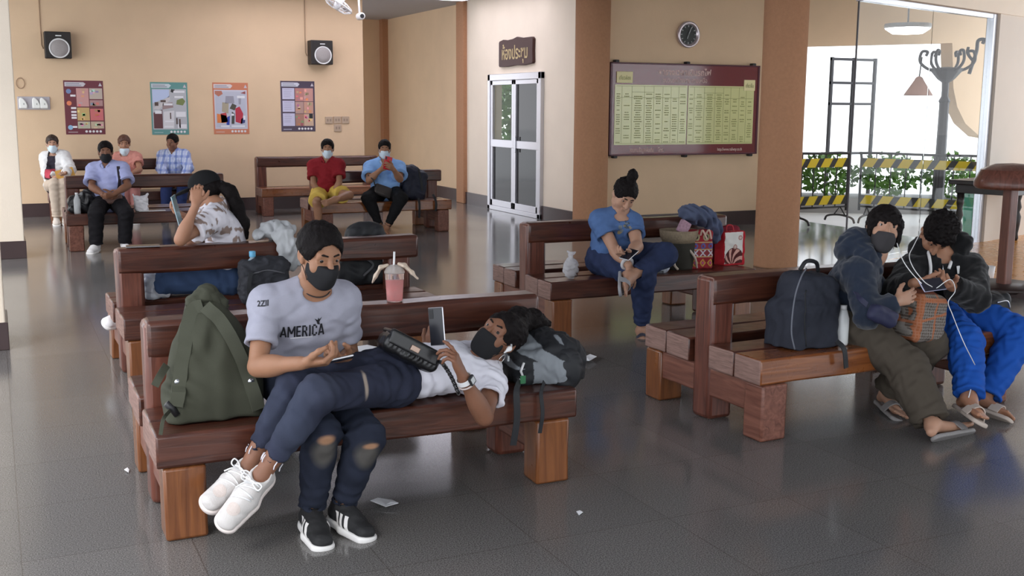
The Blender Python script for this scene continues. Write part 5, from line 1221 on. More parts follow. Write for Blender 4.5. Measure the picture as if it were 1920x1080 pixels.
for k in range(len(pts)-1):
    a, d = pts[k], pts[k+1]; dv = unit(d-a); sd = unit(np.cross(dv, (0, 0, 1) if k % 2 else (0, 1, 0)))
    wtube('chain_link', [lerp(a, d, .5)+dv*.013*math.cos(t_)+sd*.007*math.sin(t_) for t_ in np.linspace(0, 6.283, 11)[:-1]], .0028, M_leather if k % 2 else mat('gunmetal', (.2, .2, .2), .3, metal=.8), T, 5, True)

# phones
def phone(name, lab, ctr, n, up, case=(.02, .02, .022), edge=(.55, .55, .6), hw=.037, hh=.077, cam=True, group=None, screen_col=(.02, .02, .03)):
    T = thing(name, lab, 'phone', tuple(ctr)); n = unit(n); up = unit(v3(up)-n*np.dot(up, n)); r = np.cross(up, n); R = np.stack([r, n, up], 1)
    k = '%s%.2f' % (name, ctr[0])
    obj('frame', box(NB(), (-hw, -.0035, -hh), (hw, .0035, hh), R, (0, 0, 0)), mat('phone_edge_%.2f' % edge[0], edge, .25, metal=.5), T, bevel=.003, seg=3)
    obj('back_cover', box(NB(), (-hw+.002, .0034, -hh+.002), (hw-.002, .0048, hh-.002), R, (0, 0, 0)), mat('phone_back_%.2f_%.2f' % case[:2], case, .2), T, bevel=.0006)
    obj('screen', box(NB(), (-hw+.002, -.0046, -hh+.003), (hw-.002, -.0034, hh-.003), R, (0, 0, 0)), mat('phone_screen', screen_col, .05), T)
    if cam: obj('camera_bump', box(NB(), (-hw+.006, .0046, hh-.045), (-hw+.026, .0065, hh-.008), R, (0, 0, 0)), M_black, T, bevel=.0015)
    return T
J = man[1]; pc = (v3(J['handR'][1][2])+v3(J['handL'][1][2]))/2
phone('phone', 'slim phone held flat in the hands of the man in grey', v3((1.132, 4.020, 0.688)), (.1, -.35, -.92), (.96, -.2, .1), (.03, .03, .035), (.75, .75, .78))
J = lady[1]
phone('phone', 'dark phone with a pale rim held up by the lying woman', v3((1.596, 4.120, 0.766)), (-.80, -.55, .10), (-.10, .12, 1), (.02, .021, .027), (.62, .62, .66), .036, .078)
# wrist watch on the lying woman's left wrist (worn part)
w = lerp(J['wL'], J['eL'], .08); d = unit(J['wL']-J['eL']); o1 = unit(np.cross(d, (0, -1, .2))); o2 = np.cross(d, o1); Tl = lady[0]
rr = .031
ring = [w+(o1*math.cos(a)+o2*math.sin(a))*rr for a in np.linspace(0, 6.283, 25)]
strap('watch_band', ring, [p-w for p in ring], .02, .004, M_white, Tl)
fv = unit(v3((.45, -.85, .15))); fv = unit(fv-d*np.dot(fv, d)); fr_ = np.stack([np.cross(d, fv), fv, d], 1); wc = shift((w+fv*(rr+.006))[None], Tl)[0]
wk = obj('watch_case', box(NB(), (-.017, -.006, -.019), (.017, .006, .019), fr_, wc), M_black, Tl, bevel=.004)
obj('watch_dial', box(NB(), (-.011, .0055, -.012), (.011, .0068, .012), fr_, wc), mat('watch_grey', (.55, .57, .58), .25), Tl)
ring2 = [w-d*.022+(o1*math.cos(a)+o2*math.sin(a))*(rr+.002) for a in np.linspace(0, 6.283, 25)[:-1]]; wtube('bracelet', ring2, .004, mat('bracelet_pink', (.6, .5, .46), .5), Tl, 6, True)
eb = SDF(); hd, R = J['hed'], J['R']; e0 = hd+R@v3((-.086, .008, -.01)); eb.cap(e0, e0+R@v3((0, .012, -.028)), .0055, .0035, .004); eb.ell(e0, .008)
tag(sculpt('earbud', eb, .002, M_white, None), 'white wireless earbud in the lying woman\'s ear', 'earbud')

# grey and black backpack used as a pillow
c = v3((2.233, 4.380, 0.474)); T = thing('backpack', 'grey and black backpack under the lying woman\'s head at the bench end', 'backpack', (c[0], c[1], .425))
M_bk = mat('black_nylon', (.016, .017, .020), .6, bump=.15, bs=350); M_gr = mat('grey_nylon', (.21, .23, .25), .7, var=.15, vs=14, bump=.12, bs=300)
s = SDF(); s.box(v3((2.185, 4.420, 0.469)), (.13, .14, .11), rotz(-.2), .05, .05); s.ell(v3((2.278, 4.360, 0.499)), (.13, .15, .135), rotz(-.3), .05); s.ell(v3((2.214, 4.480, 0.555)), (.15, .12, .09), roty(-.15), .05)
s.half((0, 0, .427), (0, 0, -1), .02); s.wob(.12, .007, 3); s.wob(.05, .002, 6)
def bagcol(V):
    q = V-c; t_ = q[:, 2]+.35*q[:, 0]-.30*q[:, 1]; k = np.mod(t_*1.0, .115)
    fr = (q[:, 0] < .03)
    g = (fr & (k > .055) & (V[:, 2] > .50)) | (fr & (V[:, 2] < .53) & (q[:, 0] > -.11))
    return np.where(g[:, None], v3((.23, .25, .27)), v3((.016, .017, .020)))
o = sculpt('body', s, .0035, attr_mat('two_tone_nylon', .65, bump=.12, bs=300), T, bagcol); b = world_bvh(o)
sculpt('front_pocket', SDF().ell(v3((2.272, 4.280, 0.492)), (.085, .075, .105), rotz(-.4)).wob(.08, .004, 4), .005, M_bk, T)
for q_, w_ in (([(2.019, 4.220, 0.474), (1.969, 4.145, 0.445), (1.965, 4.130, 0.331), (1.950, 4.135, 0.213)], .030), ([(2.139, 4.220, 0.455), (2.087, 4.145, 0.425), (2.088, 4.130, 0.341), (2.078, 4.135, 0.252)], .018)):
    strap('hanging_strap', spline(q_, 6), (0, -1, .1), w_, .003, M_bk, T)
wtube('carry_handle', spline([(2.406, 4.420, 0.576), (2.441, 4.400, 0.521), (2.423, 4.380, 0.430)], 8), .008, M_bk, T)
for p in [(1.968, 4.200, 0.633), (1.955, 4.200, 0.582)]:
    p = surf(b, p)[0]; obj('zip_puller', box(NB(), tuple(shift((p-v3((.004, .004, .012)))[None], T)[0]), tuple(shift((p+v3((.004, .002, .012)))[None], T)[0])), M_steel, T)
p = [surf(b, q_, off=.006)[0] for q_ in [(2.074, 4.200, 0.533), (2.061, 4.200, 0.494), (2.077, 4.200, 0.456), (2.051, 4.200, 0.454)]]
wtube('white_toggle', p, .006, M_white, T, 6); p = surf(b, (2.025, 4.200, 0.481), off=.004)[0]
obj('green_label', box(NB(), tuple(shift((p-v3((.012, .004, .018)))[None], T)[0]), tuple(shift((p+v3((.014, .002, .018)))[None], T)[0])), mat('green_label', (.03, .15, .06), .6), T, bevel=.002)

# iced drink in a handled plastic bag, on the backrest rail
bx = v3((1.609, 4.680, 0.771)); T = thing('iced_drink', 'pink iced drink in a plastic cup inside a thin bag, on the backrest', 'drink', (bx[0], bx[1], .779))
obj('cup', lathe(NB(), [(.034, .0), (.036, .004), (.044, .13), (.046, .132)], n=28), mat('clear_cup', (.95, .80, .78), .08, trans=.75, ior=1.15), T, True)
obj('drink', lathe(NB(), [(.031, .004), (.033, .008), (.039, .10), (.0, .102)], n=28), mat('pink_drink', (.80, .16, .15), .25, var=.3, vs=30), T, True)
obj('lid', lathe(NB(), [(.047, .13), (.047, .136), (.036, .158), (.018, .166), (0, .167)], n=28), mat('clear_lid', (.8, .74, .70), .12, trans=.6, ior=1.15), T, True)
wtube('straw', [(bx[0]-.004, bx[1], .90), (bx[0]+.001, bx[1], 1.005)], .005, M_white, T)
M_film = mat('beige_film', (.74, .60, .47), .5, alpha=.92)
for q, pts in ((-1, [(-.03, .165), (-.06, .155), (-.085, .115), (-.10, .085)]), (1, [(.02, .172), (.045, .165), (.08, .13), (.105, .105)])):
    s = SDF(); P3 = [v3((bx[0]+x*.9063, bx[1]-x*.42, .779+z)) for x, z in pts]; s.chain(P3, [.007, .009, .008, .004], .010, side=(.42, .907, 0), w=2.6); s.wob(.05, .0015, 5); sculpt('bag_handle', s, .003, M_film, T)

# crumpled litter; one white sheet is added as glare on the rear seat
def crumple(name, lab, cat, pts, z, h=.012, m=None, seed=1, group=None):
    rg = random.Random(seed); bm = NB(); n = len(pts); c = np.mean([v3(p) for p in pts], 0)
    rings = []
    for k in (0, .5, 1.0):
        rings.append([bm.verts.new((c[0]+(p[0]-c[0])*k+rg.uniform(-.004, .004), c[1]+(p[1]-c[1])*k+rg.uniform(-.004, .004), z+.003+rg.uniform(.2, 1)*h)) for p in pts])
    for a, b_ in zip(rings[1:], rings[2:]):
        for i in range(n): bm.faces.new((a[i], a[(i+1) % n], b_[(i+1) % n], b_[i]))
    bm.faces.new(rings[1]); bmesh.ops.delete(bm, geom=[v_ for v_ in rings[0]], context='VERTS')
    bmesh.ops.recalc_face_normals(bm, faces=bm.faces[:])
    o = obj(name, bm, m or mat('tissue_white', (.82, .82, .84), .8), None); md = o.modifiers.new('thick', 'SOLIDIFY'); md.thickness = .002
    return tag(o, lab, cat, group)
crumple('paper_or_glare_sheet', 'white sheet added as ceiling-light glare on the rear seat between the man in grey and the handbag', 'paper', [q_ for q_ in ((1.528, 5.132, 0.425), (1.663, 5.073, 0.425), (1.738, 5.265, 0.425), (1.692, 5.354, 0.425), (1.597, 5.340, 0.425))], .427, .008, seed=3)
crumple('tissue', 'crumpled white tissue on the floor in front of the near bench', 'tissue', [(1.338, 4.236, 0.000), (1.379, 4.164, 0.000), (1.433, 4.159, 0.000), (1.429, 4.223, -0.000), (1.386, 4.284, 0.000)], 0, .02, seed=4)
crumple('tissue', 'small white tissue on the floor behind the grey backpack', 'tissue', [(3.402, 6.188, 0.000), (3.424, 6.112, 0.000), (3.536, 6.197, 0.000), (3.544, 6.314, 0.000), (3.460, 6.264, 0.000)], 0, .03, seed=5)

# ------------------------------------------------------------------ second bench
M_clear = mat('clear_bag', (.9, .9, .93), .15, trans=.55, ior=1.1, bump=.3, bs=40)
c = v3((0.890, 7.280, 0.476)); T = thing('plastic_bag', 'clear plastic bag standing on the bench seat beside the black cap woman', 'bag', (c[0], c[1], .425))
s = SDF(); s.box((c[0], c[1], .51), (.085, .06, .085), rotz(.3), .03, .02); s.wob(.06, .008, 4); sculpt('bag', s, .006, M_clear, T)
s = SDF(); s.box((c[0]+.01, c[1], .495), (.055, .04, .06), rotz(.3), .01, .02); sculpt('contents', s, .006, mat('pale_contents', (.62, .66, .72), .5), T)
p = v3((0.855, 7.120, 0.782)); phone('phone', 'dark phone lying on the backrest rail left of the black cap woman', (p[0]-.05, 7.11, .788), (0, 0, 1), (1, -.1, 0), (.015, .015, .016), (.35, .34, .34), .04, .1, False)
p = v3((1.018, 7.100, 0.998)); phone('tablet', 'teal cased tablet held up beside the black cap woman\'s face', p, (.88, -.35, .2), (-.5, .1, .86), (.05, .22, .28), (.42, .55, .6), .05, .10, False)
c = v3((1.493, 6.860, 0.518)); T = thing('backpack', 'dark grey backpack with blue capped bottle behind the man in grey', 'backpack', (c[0], c[1], .425))
M_dkg = mat('charcoal_nylon', (.035, .036, .042), .75, var=.15, vs=15, bump=.15, bs=300)
s = SDF(); s.box((c[0], c[1], .56), (.15, .10, .135), None, .05, .04); s.ell((c[0]+.02, c[1], .66), (.14, .09, .06), None, .04); s.wob(.1, .008, 3); s.wob(.04, .003, 8); o = sculpt('body', s, .006, M_dkg, T); b = world_bvh(o)
seam_on('zip_seam', b, [(c[0]-.11, c[1]-.2, .62), (c[0], c[1]-.2, .645), (c[0]+.11, c[1]-.2, .62)], .004, mat('seam_grey', (.10, .10, .11), .7), T)
strap('side_strap', spline([(c[0]-.1, c[1]-.11, .64), (c[0]-.12, c[1]-.125, .55), (c[0]-.11, c[1]-.115, .45)], 5), (0, -1, 0), .025, .004, M_bk, T)
T2 = thing('water_bottle', 'bottle with a sky blue cap sticking out of the dark grey backpack', 'bottle', (c[0]-.07, c[1]-.02, .60))
obj('bottle', lathe(NB(), [(.028, 0), (.03, .05), (.028, .10), (.014, .12), (.014, .125)], n=18), mat('bottle_plastic', (.6, .75, .85), .1, trans=.6, ior=1.2), T2, True)
obj('cap', lathe(NB(), [(.019, .122), (.02, .126), (.02, .155), (.017, .158)], n=18), mat('sky_cap', (.12, .40, .62), .4), T2, True)
# grey jacket over the rail
T = thing('jacket', 'pale grey jacket draped over the backrest behind the man in grey', 'jacket', tuple(v3(((1.664, 7.120, 0.803)[0], 7.15, .78))))
s = SDF(); X0 = (1.664, 7.120, 0.803)[0]; rg = random.Random(4)
P0 = [v3(q_) for q_ in ((1.524, 7.160, 0.819), (1.609, 7.180, 0.845), (1.674, 7.200, 0.854), (1.733, 7.180, 0.839))]
s.chain(P0, [.03, .045, .05, .045], .04, side=(0, 1, 0), w=1.6)
s.chain([v3((1.679, 7.060, 0.826)), v3((1.701, 7.020, 0.725)), v3((1.716, 7.020, 0.620))], [.045, .04, .03], .03, side=(1, 0, 0), w=1.5)
s.fold(P0[1], (1, 0, .4), .08, .008, .10); s.fold(P0[3], (1, 0, -.3), .07, .008, .10); s.fold(v3((1.701, 7.020, 0.725)), (1, 0, .1), .06, .006, .12); s.wob(.09, .010, 6)
sculpt('cloth', s, .006, mat('pale_grey_cotton', (.46, .47, .48), .85, bump=.1, bs=400), T)
c = v3((2.297, 7.360, 0.542)); T = thing('sports_bag', 'black bag on the second bench seat behind the pink drink', 'bag', (c[0], c[1], .425))
s = SDF(); s.box((c[0], c[1], .53), (.20, .13, .10), None, .06, .04); s.wob(.12, .008, 5); sculpt('body', s, .008, M_bk, T)
strap('strap', spline([(c[0]-.02, c[1]-.14, .62), (c[0]+.03, c[1]-.145, .57), (c[0]-.04, c[1]-.14, .50)], 5), (0, -1, 0), .014, .003, mat('seam_grey', (.10, .10, .11), .7), T)
for x, z in ((.10, .60), (.12, .54)): obj('white_tag', box(NB(), (x, -.15, z-.425-.012), (x+.025, -.142, z-.425+.012)), M_white, T, bevel=.004)
c = v3((2.339, 7.420, 0.759)); T = thing('black_pouch', 'black domed bag behind the second bench backrest, below the crossed feet', 'bag', (c[0], c[1], .70))
T.location = (c[0], c[1], .425)
s = SDF(); s.box((c[0], c[1], .62), (.14, .08, .19), None, .05, .05); s.ell((c[0], c[1], .80), (.12, .07, .055), None, .04); s.wob(.1, .006, 7); sculpt('body', s, .008, M_bk, T)

# ------------------------------------------------------------------ far left bench
c = v3((0.870, 13.550, 0.553)); T = thing('carry_bag', 'black carrier bag beside the man in the lilac shirt', 'bag', (c[0], c[1], .425))
s = SDF(); s.box((c[0], c[1], .52), (.13, .1, .10), None, .05, .04); s.ell((c[0]+.08, c[1], .56), (.10, .09, .13), None, .04); s.wob(.1, .012, 5); sculpt('body', s, .009, mat('black_polythene', (.014, .014, .016), .4), T)
T2 = thing('water_bottle', 'clear bottle with a white cap standing by the black carrier bag', 'bottle', (c[0]-.04, c[1]-.13, .425))
obj('bottle', lathe(NB(), [(.035, 0), (.037, .03), (.037, .16), (.016, .21), (.016, .22)], n=16), mat('bottle_clear', (.86, .88, .9), .1, trans=.5, ior=1.15), T2, True)
obj('cap', lathe(NB(), [(.018, .22), (.018, .24)], n=16), M_white, T2, True)
c = v3((1.533, 13.500, 0.586)); T = thing('plastic_bag', 'white plastic bag on the far left bench right of the lilac shirt man', 'bag', (c[0], c[1], .425))
s = SDF(); s.box((c[0], c[1], .51), (.075, .06, .09), None, .03, .02); s.cap((c[0]-.05, c[1], .58), (c[0]-.09, c[1], .62), .02, .008, .02); s.cap((c[0]+.05, c[1], .58), (c[0]+.08, c[1], .63), .02, .008, .02); s.wob(.06, .008, 4); sculpt('body', s, .007, mat('white_polythene', (.76, .74, .76), .35), T)
o = obj('paper_or_glare_sheet', box(NB(), (-.15, -.04, 0), (.15, .04, .004)), M_white); o.location = ((1.644, 13.420, 0.477)[0], 13.42, .43); tag(o, 'long white paper on the seat in front of the white plastic bag', 'paper')
J = maskm[1]; T = thing('shoulder_bag', 'brown waist bag worn with a dark strap by the lilac shirt man', 'bag', tuple(lerp(J['pel'], J['nek'], .12)+v3((.02, -.17, 0))))
cc_ = v3(T.location); sculpt('pouch', SDF().box(cc_, (.11, .035, .06), None, .03, .02).wob(.08, .003, 3), .006, mat('brown_leather', (.14, .075, .06), .55), T)
b = world_bvh(sh_m); Rc = J['Rc']
pts = [surf(b, J['nek']*(1-t_)+cc_*t_+Rc[:, 0]*(-.09*(1-t_))*1, (0, 1, 0), .006)[0] for t_ in np.linspace(.02, .9, 9)]
pts = [surf(b, p_, (0, 1, 0), .006)[0] for p_ in [lerp(J['sL']+v3((-.05, 0, .03)), cc_+v3((.08, 0, .05)), t_) for t_ in np.linspace(0, 1, 10)]]
strap('strap', pts, (0, -1, .1), .035, .004, mat('strap_dark', (.03, .022, .03), .7), T)
J_w = None
# envelope of the white jacket woman
p = v3((0.885, 16.450, 0.707)); o = obj('envelope', box(NB(), (-.12, -.004, -.07), (.12, .004, .07), roty(-.25)@rotx(-.3), (0, 0, 0)), mat('manila', (.55, .30, .06), .7)); o.location = tuple(p); tag(o, 'orange brown envelope on the lap of the white jacket woman', 'envelope')

# ------------------------------------------------------------------ woman with the red phone
J = phw[1]
phone('phone', 'red phone held by the woman in the sky blue shirt', v3((4.575, 13.520, 0.935)), (0, -1, .1), (.25, 0, 1), (.55, .02, .03), (.5, .04, .05), .05, .085)
c = v3((4.573, 13.720, 0.566)); T = thing('crossbody_bag', 'small black crossbody pouch on the lap of the sky blue shirt woman', 'bag', tuple(c))
s = SDF(); s.box(c, (.12, .03, .075), roty(.35)@rotx(-.4), .03, .02); sculpt('pouch', s, .006, mat('dark_leather', (.045, .038, .035), .5), T)
wtube('strap', spline([c+v3((-.1, 0, .05)), v3((4.438, 13.700, 0.708)), v3((4.392, 13.780, 0.774))], 5), .008, M_black, T)
c = v3((5.076, 13.950, 0.522)); T = thing('backpack', 'navy black backpack beside the sky blue shirt woman', 'backpack', (c[0], c[1], .425))
s = SDF(); s.box((c[0], c[1], .62), (.17, .12, .20), roty(.12), .07, .05); s.ell((c[0]-.05, c[1], .82), (.12, .09, .07), None, .05); s.wob(.12, .008, 5); o = sculpt('body', s, .009, mat('navy_nylon', (.014, .017, .034), .65, bump=.1, bs=200), T); b = world_bvh(o)
strap_on('front_strap', b, [(c[0]+.04, 13.6, .82), (c[0]+.06, 13.6, .7), (c[0]+.08, 13.6, .55)], .03, .008, M_bk, T)
strap('hanging_strap', spline([(c[0]-.02, 13.70, .46), (c[0]-.02, 13.66, .36), (c[0]-.02, 13.68, .2)], 4), (0, -1, 0), .03, .004, M_bk, T)
strap('hanging_strap', spline([(c[0]+.2, 13.74, .5), (c[0]+.22, 13.68, .40), (c[0]+.22, 13.69, .28)], 4), (0, -1, 0), .03, .004, M_bk, T)

# ------------------------------------------------------------------ belongings of the woman with the bun
c = v3((3.746, 6.980, 0.492)); T = thing('plastic_bag', 'knotted clear plastic bag on the seat left of the bun woman', 'bag', (c[0], c[1], .425))
s = SDF(); s.ell((c[0], c[1], .50), (.058, .05, .075), None, .02); s.cap((c[0], c[1], .57), (c[0]+.0, c[1], .60), .012, .02, .02); s.cap((c[0], c[1], .6), (c[0]-.03, c[1], .625), .012, .003, .01); s.cap((c[0], c[1], .6), (c[0]+.035, c[1], .615), .012, .003, .01); s.wob(.04, .007, 4); sculpt('bag', s, .005, M_clear, T)
s = SDF(); s.box((c[0]+.015, c[1], .485), (.032, .03, .05), None, .01, .01); sculpt('contents', s, .005, mat('brown_contents', (.14, .09, .075), .5), T)
J = bun[1]; phone('phone', 'phone in the left hand of the woman with the bun', v3(J['wL'])+v3((-.05, -.08, .0)), (.2, .3, -.9), (-.8, -.5, 0), (.02, .02, .025), (.8, .8, .82))
c = v3((4.765, 7.120, 0.561)); T = thing('basket_bag', 'dark cylindrical bag with a pale woven rim and rope handles', 'bag', (c[0], c[1], .425))
obj('body', lathe(NB(), [(.115, .0), (.12, .02), (.13, .20), (.128, .205)], n=30), mat('dark_green_felt', (.045, .042, .034), .85, bump=.2, bs=200), T, True)
M_wov = mat('woven_straw', (.30, .235, .16), .85, var=.35, vs=60, bump=.5, bs=90)
R0 = rotx(.25)@roty(.25)
bm = NB(); lathe(bm, [(.12, .195), (.145, .25), (.152, .30), (.142, .30), (.135, .25), (.10, .20)], n=36); obj('woven_rim', bm, M_wov, T, True)
bm = NB(); lathe(bm, [(.10, .202), (.10, .208)], n=24); obj('lining', bm, M_wov, T)
for q, yy in ((0, -.125), (1, -.128)):
    x0 = -.10+.12*q
    wtube('rope_handle', spline([(c[0]+x0, c[1]+yy*.8, .425+.17), (c[0]+x0-.03, c[1]+yy*1.15, .425+.06), (c[0]+x0-.0, c[1]+yy*1.2, .425+.015)] if q == 0 else [(c[0]+x0, c[1]+yy*.9, .425+.16), (c[0]+x0+.05, c[1]+yy*1.0, .425+.09), (c[0]+x0+.09, c[1]+yy*.75, .425+.01)], 6), .009, mat('cream_rope', (.6, .5, .42), .8), T)
crumple('tissue', 'pale blue tissue lying on the knee side of the woven bag', 'tissue', [(4.431, 6.980, 0.667), (4.498, 6.980, 0.624), (4.554, 6.980, 0.645), (4.515, 6.980, 0.692), (4.458, 6.980, 0.698)], .60, .05, mat('pale_blue_tissue', (.5, .57, .68), .8), 6)
c = v3((4.520, 6.960, 0.422)); s = SDF(); s.ell((c[0], c[1], .455), (.055, .045, .032)); s.wob(.05, .006, 2); tag(sculpt('plastic_bag', s, .005, mat('grey_blue_film', (.45, .48, .55), .4), None), 'small crumpled pale bag on the seat below the woven bag', 'bag')
c = v3((4.918, 7.080, 0.517)); T = thing('ethnic_bag', 'red embroidered bag with blue and white cross patterns on the bench', 'bag', (c[0], c[1], .425))
s = SDF(); s.box((c[0], c[1], .572), (.098, .07, .15), rotz(-.25), .02, .02); s.wob(.1, .004, 3)
def ethn(V):
    r_ = rotz(-.25)[:, 0]; x = (V-c)@r_; z = (V[:, 2]-.425)*.85; col = np.tile(v3((.34, .03, .04)), (len(V), 1))
    def put(mask_, k): col[mask_] = v3(k)
    cx = np.mod(x+.2, .062)-.031
    put((z > .08) & (z < .175), (.30, .05, .06)); put((z > .085) & (z < .125) & (np.abs(np.abs(cx)-np.abs(z-.105)) < .006), (.62, .6, .66))
    put((z > .13) & (z < .172) & (np.abs(np.hypot(cx, z-.151)-.014) < .005), (.10, .12, .36)); put((np.abs(z-.128) < .003) | (np.abs(z-.08) < .003) | (np.abs(z-.176) < .003), (.55, .4, .2))
    put((z > .185) & (np.hypot(np.abs(x)-.04, z-.21) < .026), (.42, .38, .22)); put((z > .185) & (np.hypot(np.abs(x)-.04, z-.21) < .014), (.05, .03, .03))
    put((z > .01) & (z < .075) & (np.abs(np.abs(cx)+np.abs(z-.04)-.022) < .006), (.58, .32, .08)); put((z > .01) & (z < .075) & (np.abs(cx)+np.abs(z-.04) < .010), (.5, .1, .25))
    return col
sculpt('body', s, .004, M_print, T, ethn)
for q in (-1, 1): strap('handle', spline([(c[0]+q*.02-.02, c[1]-.085, .69), (c[0]+q*.03-.01, c[1]-.11, .73), (c[0]+.03+q*.02, c[1]-.10, .66)], 5), (0, -1, .2), .014, .005, mat('pale_handle', (.6, .42, .34), .8), T)
sl = SDF(); sl.box(v3((4.760, 7.050, 0.751)), (.045, .02, .05), roty(.5), .008, .01); sculpt('patterned_flap', sl, .004, mat('pink_print', (.42, .26, .32), .8, var=.5, vs=60), T)
c = v3((5.271, 7.150, 0.533)); T = thing('shopping_bag', 'red and white shopping bag at the right end of the bench', 'bag', (c[0], c[1], .425))
s = SDF(); s.box((c[0], c[1], .555), (.11, .06, .135), rotz(.1), .012, .02); s.wob(.1, .004, 4)
def shop(V):
    x, z = V[:, 0]-c[0], V[:, 2]-.425; col = np.tile(v3((.70, .68, .64)), (len(V), 1)); red = v3((.45, .02, .03))
    e = np.hypot(x*1.0, (z-.045)*1.05); col[(e < .098)] = v3((.09, .02, .02))
    for k in range(6):
        a = np.arctan2(z-.0, x+.015); w_ = (e < .092) & (np.abs(np.mod(a*3.0+e*16, 1.9)-.95) < .42); col[w_] = v3((.66, .36, .30)) if k % 2 == 0 else col[w_]
    col[z < .012] = red; col[x > .088] = red; col[x < -.098] = red; col[z > .262] = red
    for (u, w_) in ((.062, .215), (.01, .145)):
        d_ = np.hypot(x-u, z-w_); col[d_ < .02] = v3((.42, .2, .18)); col[d_ < .012] = v3((.6, .5, .45))
    return col
o = sculpt('body', s, .004, M_print, T, shop)
wtube('handle', spline([(c[0]-.06, c[1]-.03, .68), (c[0]-.05, c[1]-.02, .735), (c[0]+.0, c[1]-.02, .735), (c[0]+.01, c[1]-.03, .68)], 6), .006, mat('red_handle', (.4, .02, .03), .7), T)
T = thing('denim_jacket', 'blue grey jacket heaped over the embroidered bag', 'jacket', tuple(v3((4.958, 7.140, 0.801)))); c = v3(T.location)
s = SDF(); s.ell(c+v3((-.01, .02, .03)), (.15, .11, .07), roty(.25), .05); s.chain([c+v3((.08, .0, .02)), c+v3((.14, -.01, -.07)), c+v3((.155, -.01, -.16))], [.06, .055, .04], .05); s.ell(c+v3((-.10, .0, .035)), (.06, .07, .05), None, .04)
s.fold(c, (1, 0, .8), .06, .014, .2); s.fold(c+v3((.13, 0, -.05)), (1, 0, .2), .05, .012, .15); s.wob(.09, .006, 5); sculpt('cloth', s, .006, mat('blue_grey_denim', (.095, .115, .185), .85, var=.15, vs=25, bump=.2, bs=400), T)
T = thing('maroon_bag', 'maroon bag top showing between the jacket and the shopping bag', 'bag', tuple(v3((5.338, 7.300, 0.764)))); c = v3(T.location); T.location = (c[0], c[1], .425); T.location[1] = c[1]
s = SDF(); s.box((c[0], c[1], .57), (.12, .05, .145), None, .04, .03); s.wob(.08, .005, 4); sculpt('body', s, .006, mat('maroon_cloth', (.20, .02, .035), .85), T)

# ------------------------------------------------------------------ right bench
c = v3((3.818, 4.520, 0.579)); T = thing('holdall', 'large dark slate backpack standing on the right bench', 'backpack', (c[0], c[1], .425))
M_slate = mat('slate_nylon', (.030, .033, .045), .75, var=.12, vs=14, bump=.15, bs=300)
s = SDF(); s.box(v3((3.795, 4.500, 0.513)), (.165, .13, .16), rotz(-.08), .06, .05); s.box(v3((3.837, 4.520, 0.664)), (.14, .12, .14), rotz(-.08)@roty(.12), .07, .06); s.half((0, 0, .428), (0, 0, -1), .01); s.wob(.14, .006, 3); s.wob(.05, .0015, 7)
o = sculpt('body', s, .006, M_slate, T); b = world_bvh(o)
seam_on('zip_seam', b, [(3.592, 4.300, 0.457), (3.566, 4.300, 0.555), (3.576, 4.300, 0.717), (3.610, 4.300, 0.822), (3.683, 4.350, 0.857)], .004, mat('seam_light', (.14, .15, .18), .7), T)
seam_on('zip_seam', b, [(3.729, 4.300, 0.445), (3.709, 4.300, 0.598), (3.744, 4.300, 0.732)], .004, M_bk, T)
wtube('handle', spline([(3.752, 4.480, 0.827), (3.791, 4.480, 0.870), (3.872, 4.500, 0.857), (3.906, 4.520, 0.807)], 7), .011, M_bk, T)
strap('hanging_strap', spline([(3.840, 4.280, 0.481), (3.861, 4.245, 0.444), (3.877, 4.240, 0.346)], 6), (0, -1, .2), .028, .005, M_bk, T)
T = thing('water_bottle', 'white bottle between the slate backpack and the hooded woman', 'bottle', tuple(v3(((3.984, 4.400, 0.445)[0], 4.40, .428))))
obj('bottle', lathe(NB(), [(.03, 0), (.033, .01), (.033, .14), (.022, .18), (.016, .19)], n=20), mat('pale_bottle', (.66, .68, .68), .35), T, True); obj('cap', lathe(NB(), [(.018, .188), (.018, .21)], n=16), M_white, T, True)
# plaid tote between the couple
c = v3((4.410, 4.300, 0.587)); T = thing('plaid_bag', 'brown orange checked bag between the hooded woman and the man in blue trousers', 'bag', tuple(c-v3((0, 0, .14))))
s = SDF(); Rp_ = rotz(.1)@roty(.12)
s.box(c+v3((.015, 0, -.03)), (.125, .085, .125), Rp_, .04, .03); s.ell(c+v3((-.0, .0, .08)), (.11, .08, .05), Rp_, .04); s.wob(.1, .005, 3)
def chk(V):
    q = (V-c)@Rp_; x, z = q[:, 0], q[:, 2]; col = np.tile(v3((.11, .085, .07)), (len(V), 1))
    col[(np.mod(x, .016) < .005)] = v3((.22, .20, .18)); col[(np.mod(z, .016) < .005)] = v3((.24, .215, .19))
    o_ = (np.abs(x+.085) < .018) | (np.abs(x-.03) < .007) | (np.abs(z-.075) < .012) | (np.abs(z+.02-.25*x) < .007)
    col[o_] = col[o_]*.35+v3((.30, .085, .025)); col[z > .105] = v3((.12, .04, .025)); return col
o = sculpt('body', s, .003, M_print, T, chk)
T = thing('belt_pouch', 'navy belt pouch on the hooded woman\'s lap', 'pouch', tuple(v3((3.968, 4.100, 0.635)))); c = v3(T.location)
s = SDF(); s.box(c, (.085, .035, .045), rotz(-.1)@roty(.38), .03, .02); s.wob(.08, .003, 3); o = sculpt('pouch', s, .005, mat('navy_pouch', (.018, .020, .055), .65), T); b = world_bvh(o)
strap('strap', spline([(3.869, 4.110, 0.695), (3.831, 4.120, 0.728), (3.838, 4.160, 0.753)], 4), (0, -1, .3), .03, .004, mat('navy_pouch', (.018, .020, .055), .65), T)
J = hoodm[1]; pm = (v3(J['handR'][1][2])+v3(J['handL'][1][2]))/2
